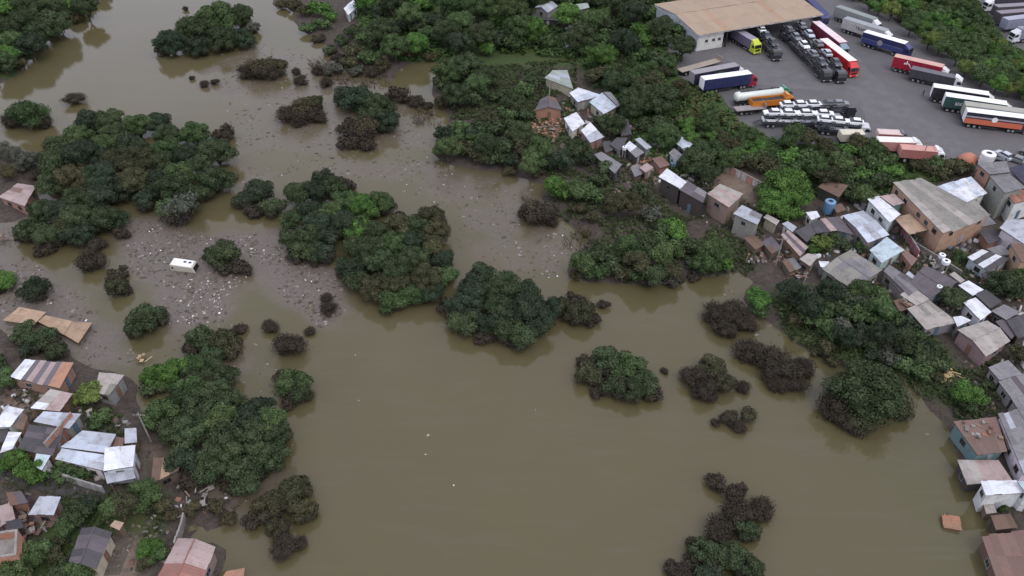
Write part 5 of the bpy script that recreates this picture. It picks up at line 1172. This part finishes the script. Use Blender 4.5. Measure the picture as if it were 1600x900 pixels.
cover("dry_grass", [([(1058,125),(1110,140),(1125,190),(1200,222),(1215,238),(1150,222),(1105,205),(1075,190)], 6., .4)], (.085,.082,.040), .7)
cover("undergrowth", [([(1290,-60),(1500,-60),(1530,5),(1590,85),(1680,150),(1640,185),(1530,125),(1450,72),(1390,32)], 7., .45), ([(910,100),(1060,95),(1110,150),(1150,190),(1225,235),(1350,232),(1520,262),(1515,285),(1380,310),(1240,300),(1190,260),(1060,270),(960,210)], 2.2, .36),
      ([(560,-60),(1060,-60),(1085,80),(1050,112),(960,125),(900,90),(800,80),(620,90),(560,40)], 2.0, .45)], (.056,.094,.032), 1.0)
cover("grass_tufts", [([(80,770),(260,765),(250,830),(180,830),(130,900),(-40,900),(60,830)], 3, .22), ([(1200,440),(1380,440),(1500,560),(1540,650),(1430,600),(1230,520)], 3, .3), ([(700,100),(900,90),(900,250),(700,200)], 2.5, .34), ([(850,240),(1000,300),(1180,380),(1180,430),(1000,440),(880,390)], 2.5, .3),
      ([(120,620),(190,640),(190,680),(140,680)], 4, .2), ([(-60,-60),(190,-60),(130,20),(40,90),(-60,130)], 2.2, .4), ([(1470,380),(1540,400),(1530,460),(1480,420)], 2.4, .22), ([(1480,560),(1590,560),(1560,660),(1490,640)], 3, .25), ([(880,150),(960,170),(1080,260),(1200,330),(1180,420),(1080,350),(1000,320),(920,260)], 1.3, .3), ([(0,580),(60,610),(120,640),(200,660),(200,780),(0,760)], 1.2, .22), ([(1250,380),(1420,370),(1560,440),(1600,600),(1560,560),(1400,430)], 1.1, .24)], (.046,.060,.026), .5)
# reeds and drowned twigs in the shallows
def twigs(name, polys, col):
    V = []; F = []
    for P, dens, h in polys:
        Wp = poly_w(P); x0, y0 = Wp.min(0); x1, y1 = Wp.max(0); n = int((x1-x0)*(y1-y0)*dens); xs = nrg.uniform(x0, x1, n); ys = nrg.uniform(y0, y1, n); d = sdf(Wp, xs, ys)
        for x, y in zip(xs[d > 0], ys[d > 0]):
            for k in range(5):
                a = nrg.uniform(0, 6.28); r = h*nrg.uniform(.3, .9); hh = h*nrg.uniform(.3, 1); q = len(V); w_ = .05
                V += [(x-w_, y, -.2), (x+w_, y+w_, -.2), (x+math.cos(a)*r, y+math.sin(a)*r, hh), (x+math.cos(a)*r-w_, y+math.sin(a)*r, hh-.1)]; F.append((q, q+1, q+2, q+3))
    o = link(name, np_mesh(name, np.array(V), np.array(F), BARK)); return tag(o, kind='stuff')
twigs("drowned_twigs", [([(820,310),(870,320),(870,360),(820,350)], 1.5, 1.6), ([(1100,475),(1170,478),(1180,520),(1110,520)], 1.2, 1.5), ([(1150,530),(1260,560),(1250,610),(1180,590)], .8, 1.8), ([(900,340),(1000,370),(900,400),(880,380)], .7, 1.5), ([(1290,570),(1500,610),(1460,660),(1400,610)], .35, 1.4), ([(470,90),(530,95),(620,120),(600,140),(520,135)], .6, 1.5),
      ([(0,230),(70,250),(60,290),(0,290)], .6, 2.0), ([(300,750),(400,750),(390,800),(300,800)], .7, 1.2), ([(640,170),(690,160),(690,200),(650,195)], .7, 1.5), ([(740,170),(800,170),(790,210),(740,200)], .8, 2.)], None)
# blue water tank on a stand
def water_tank(px, py, r, h, col, label, up=0, name="water_tank", grp=None):
    p = on_ground(px, py); root = empty(name, (p.x, p.y, max(p.z, 0)+up), 0, label, "water tank", grp); k = 18; m = MB()
    prof = [(.0,.0),(.86,.0),(.90,.06),(1.0,.9),(1.02,.95),(.9,1.0),(.42,1.02),(.40,.98)]
    for rr, z in prof:
        for j in range(k): t = 2*math.pi*j/k; m.V.append((math.cos(t)*r*rr, math.sin(t)*r*rr, z*h))
    for i in range(len(prof)-1):
        for j in range(k): jj = (j+1) % k; m.F.append((i*k+j, i*k+jj, (i+1)*k+jj, (i+1)*k+j))
    b = m.build("tank", PAINT, root, col, 0, True)
    m = MB(); m.tube([(0,0,h*.97),(0,0,h*1.0)], [r*.41,r*.41], 14); m.build("manhole", DARK, b)
    for z in (.3, .6): 
        m = MB()
        for j in range(k): t = 2*math.pi*j/k; t2 = 2*math.pi*(j+1)/k; rr = r*(.92+.08*z); m.tube([(math.cos(t)*rr, math.sin(t)*rr, z*h), (math.cos(t2)*rr, math.sin(t2)*rr, z*h)], [.05,.05], 4)
        m.build("hoop", PAINT, b, tuple(c*.8 for c in col))
    if up:
        for a in (0.8, 2.4, 3.9, 5.5): MB().box((math.cos(a)*r*.8, math.sin(a)*r*.8, -up/2),(.18,.18,up)).build("stand_leg", CONC, root)
    return root
water_tank(1292, 334, 1.15, 2.9, (.13,.26,.42), "tall blue water tank with pale rim beside the bright green tree", .3)
grp = 'white water tanks among the roofs'
water_tank(1463, 420, .6, .9, WHT, "small round white water tank behind the purple grey gabled house", 2.6); water_tank(1469, 429, .75, .8, WHT, "wide white water tank by the ridge of the purple grey gabled house", 2.6)
water_tank(1537, 259, 1.5, 3.2, WHT, "big white domed water tank on the rim of the lorry yard", 0.0)
water_tank(1459, 468, .5, .8, WHT, "small white water tank between beige roof and dark green tree", 2.4)
water_tank(974, 247, .5, .8, WHT, "tiny white water tank in the middle lane", 2.2); water_tank(1050, 265, .5, .8, (.2,.3,.42), "tiny blue water tank above the red brick yard", 1.)
# orange domed heap cover beside the white tank
def dome(px, py, r, h, col, label, name, cat):
    p = on_ground(px, py); root = empty(name, (p.x, p.y, p.z), 0, label, cat); m = MB(); k = 16
    for i in range(6):
        f = i/5; rr = r*math.cos(f*1.45); z = h*math.sin(f*1.45)
        for j in range(k): t = 2*math.pi*j/k; q = 1+.06*math.sin(3*t+i); m.V.append((math.cos(t)*rr*1.3*q, math.sin(t)*rr*q, z))
    for i in range(5):
        for j in range(k): jj = (j+1) % k; m.F.append((i*k+j, i*k+jj, (i+1)*k+jj, (i+1)*k+j))
    m.F.append(tuple(5*k+j for j in range(k))); m.build("cover", TARP, root, col, 0, True)
    MB().box((r*.3,0,.25),(r*2.3,r*1.3,.5)).build("pallet", WOOD, root, WC['wood'])
dome(1511, 252, 1.7, 2.0, (.46,.19,.12), "orange covered heap on the rim of the yard by the white tank", "covered_heap", "covered heap")
# power poles
def pole(px, py, h, label, arm=True):
    p = on_ground(px, py); root = empty("power_pole", (p.x, p.y, p.z), rng.uniform(-.6, .6), label, "power pole"); m = MB(); m.tube([(0,0,-1),(0,0,h)], [.15,.10], 8); m.build("pole", CONC, root)
    if arm: 
        MB().box((0,0,h-.5),(1.8,.1,.12)).build("crossarm", WOOD, root, WC['wood'])
        for x in (-.8, -.3, .3, .8): m = MB(); m.tube([(x,0,h-.44),(x,0,h-.26)], [.05,.03], 6); m.build("insulator", PLAST, root, (.5,.45,.4))
pole(1212, 414, 6.5, "concrete power pole among the wrecked shacks"); pole(1250, 462, 5.5, "pole in the right shore thicket", False); pole(1590, 66, 8, "power pole between the trucks in the right corner"); pole(1437, 258, 6, "pole on the rim of the yard", True); pole(858, 160, 6, "pole by the greenish grey roof", True); pole(236, 690, 6.5, "pole beside the brown yard of the left slum", True)
# boundary wall of alternating panels behind the dirt yard
def panel_wall(p0, p1, h, n, cols, label, name="boundary_wall"):
    a, b = on_ground(*p0), on_ground(*p1); d = b-a; d.z = 0; L = d.length/n; rz = math.atan2(d.y, d.x); root = empty(name, a, rz, label, "wall")
    me = MB().box((L/2,0,h/2-.4),(L-.14,.16,h+.8)).me("panel", BRICK); pm = MB().box((0,0,h/2-.35),(.22,.24,h+.95)).me("post", CONC); cp = MB().box((L/2,0,h+.04),(L-.16,.24,.08)).me("coping", CONC)
    for k in range(n):
        q = a.lerp(b, (k+.5)/n); z = Hg(q.x, q.y)-a.z
        o = link("panel", me, root, cols[k % len(cols)], (k*L,0,z)); link("coping", cp, o); link("post", pm, root, None, (k*L,0,z))
panel_wall((1131,267), (1192,298), 1.7, 7, [(.55,.48,.44),(.52,.24,.17),(.52,.46,.42)], "low wall of orange and pale panels behind the dirt yard")
panel_wall((72,742), (166,772), 1.6, 9, [(.30,.30,.29),(.34,.33,.31)], "low pale grey wall between dark street and garden trees")
panel_wall((84,716), (124,668), 3.6, 6, [(.38,.18,.12),(.34,.15,.10)], "long orange brick party wall between dark and lilac roofs")
panel_wall((1400,352), (1432,405), 2.0, 7, [(.30,.10,.12),(.24,.10,.10)], "dark red wall of the yard below the tan canopy")
panel_wall((212,690), (216,765), 2.0, 7, [(.28,.20,.16),(.30,.22,.17)], "brown wall along the path right of the white box house")
panel_wall((290,812), (276,858), 1.4, 5, [(.26,.22,.20)], "narrow wall reaching into the water above the red roof")
panel_wall((1425,385), (1500,432), 1.2, 8, [(.22,.19,.16),(.19,.17,.15)], "low brown wall along the dirt path on the right hillside")
# drifting wooden hut top
def crate():
    p = at(1485, 819, 0); root = empty("floating_hut", (p.x, p.y, 0), R(-18), "brown wooden hut top drifting alone near the right shore", "floating hut")
    root.rotation_euler = (R(4), R(-3), R(-14))
    for s in (-1, 1): MB().box((0, s*.95, .0), (2.1, .08, 1.0)).build("side_board", WOOD, root, (.20,.11,.07)); MB().box((s*1.05, 0, .0), (.08, 1.8, 1.0)).build("side_board", WOOD, root, (.20,.11,.07))
    me = MB().box((0,0,0),(2.3,.29,.05)).me("plank", WOOD)
    for k in range(7): link("plank", me, root, (.34*rng.uniform(.8,1.1),.18,.115), (rng.uniform(-.04,.04), -.93+k*.31, .55))
    MB().box((-.5,1.0,.45),(.1,.1,1.5)).build("post", WOOD, root, (.15,.09,.06)); MB().box((-1.0,.9,.35),(.1,.1,1.3)).build("post", WOOD, root, (.15,.09,.06))
crate()
# rubble lying on the rusty flooded roof, loose planks on the banks
def junk(px, py, z, n, spread, label, pal, name="junk_heap", cat="junk heap"):
    p = at(px, py, z); root = empty(name, p, 0, label, cat); g = random.Random(int(px+py))
    for k in range(n):
        nm = g.choice(("plank","sheet","block")); d = {'plank':(g.uniform(.8,1.9),.18,.05),'sheet':(g.uniform(.6,1.2),g.uniform(.5,.9),.04),'block':(g.uniform(.3,.6),g.uniform(.3,.5),.3)}[nm]
        m = MB(); m.box((g.uniform(-spread,spread), g.uniform(-spread,spread)*.7, d[2]/2+.06+k*.025), d, g.uniform(0,3.1), g.uniform(-.12,.12)); m.build(nm, WOOD if nm == 'plank' else FIBRO, root, g.choice(pal))
PL = [(.24,.17,.12),(.30,.28,.26),(.15,.10,.08),(.28,.14,.10),(.20,.19,.18)]
junk(1530, 676, 2.62, 30, 2.3, "rubble and boards lying on the rust red flooded roof", PL); junk(1415, 474, 3.4, 9, .8, "junk along the edge of the beige flat roof", PL)
junk(1232, 400, 1.6, 16, 2.0, "splintered boards of a collapsed shack by the power pole", PL); junk(1180, 405, 1.4, 12, 1.8, "boards heaped on the bank below the grey box house", PL)
junk(20, 815, 1.6, 14, 2.0, "junk and sheets heaped before the unfinished block house", PL); junk(55, 832, 1.5, 12, 1.7, "rubble mound below the half white house", PL); junk(1485, 588, 1.0, 14, 2.0, "yellowish boards washed up on the right shore", [(.50,.38,.18),(.40,.30,.16),(.2,.15,.1)])
junk(1455, 415, 2.6, 12, 1.6, "planks in the yard below the dark red wall", PL); junk(300, 775, .5, 14, 2.6, "washed up boards under the left grove", PL); junk(860, 200, 1.4, 14, 2.0, "collapsed roof boards among broken bricks", PL)
junk(225, 560, .3, 7, 1.0, "tan boards stranded behind the bright green tree", [(.50,.36,.20),(.42,.30,.18)]); junk(5, 372, .6, 8, 1.6, "brown boards on the mud bank at the left edge", [(.16,.11,.09),(.24,.17,.13)])
junk(1250, 430, 1.2, 10, 1.5, "driftwood piled at the shore below the cracked slab shack", PL); junk(960, 300, 1.0, 8, 1.3, "planks on the bank under the weathered grey roof", PL)
# pedestrian on the asphalt
def person(px, py):
    p = at(px, py, YZ); root = empty("person", (p.x, p.y, YZ), R(-120), "person in dark clothes walking across the yard beside the black sided trailer", "person")
    J = {'pel':((0,0,.95),.13),'spi':((0,.01,1.2),.13),'che':((0,.01,1.4),.15),'nec':((0,.02,1.52),.055),'hea':((0,.03,1.64),.095),'top':((0,.03,1.73),.07)}
    for s, n in ((-1,'l'),(1,'r')):
        st = .22*s
        J['hip'+n] = ((s*.10,0,.90),.095); J['kne'+n] = ((s*.10,st*.7+.04,.50),.062); J['ank'+n] = ((s*.10,st-.02,.08),.042); J['toe'+n] = ((s*.11,st+.15,.04),.035)
        J['sho'+n] = ((s*.19,.01,1.42),.062); J['elb'+n] = ((s*.24,-st*.5,1.14),.045); J['wri'+n] = ((s*.24,-st*.9+.06,.90),.032); J['fin'+n] = ((s*.235,-st*.95+.10,.80),.026)
    ks = list(J); E = [('pel','spi'),('spi','che'),('che','nec'),('nec','hea'),('hea','top')]
    for n in 'lr': E += [('pel','hip'+n),('hip'+n,'kne'+n),('kne'+n,'ank'+n),('ank'+n,'toe'+n),('che','sho'+n),('sho'+n,'elb'+n),('elb'+n,'wri'+n),('wri'+n,'fin'+n)]
    me = bpy.data.meshes.new("body"); me.from_pydata([J[k][0] for k in ks], [(ks.index(a), ks.index(b)) for a, b in E], []); me.materials.append(m_objcol("dark_cloth", .9, .1))
    o = link("body", me, root, (.035,.035,.05)); md = o.modifiers.new("skin", 'SKIN'); o.modifiers.new("sub", 'SUBSURF').levels = 1; o.modifiers["sub"].render_levels = 1
    for k, v in zip(ks, me.skin_vertices[0].data): v.radius = (J[k][1], J[k][1])
    me.skin_vertices[0].data[0].use_root = True
    m = MB(); m.tube([(0,.02,1.70),(0,.02,1.77)], [.10,.06], 10); m.build("hair", m_simple("dark_hair", (.015,.012,.01), .8, .2), root)
person(1441, 150)
# sky stays outside; nothing else
bpy.context.view_layer.update()
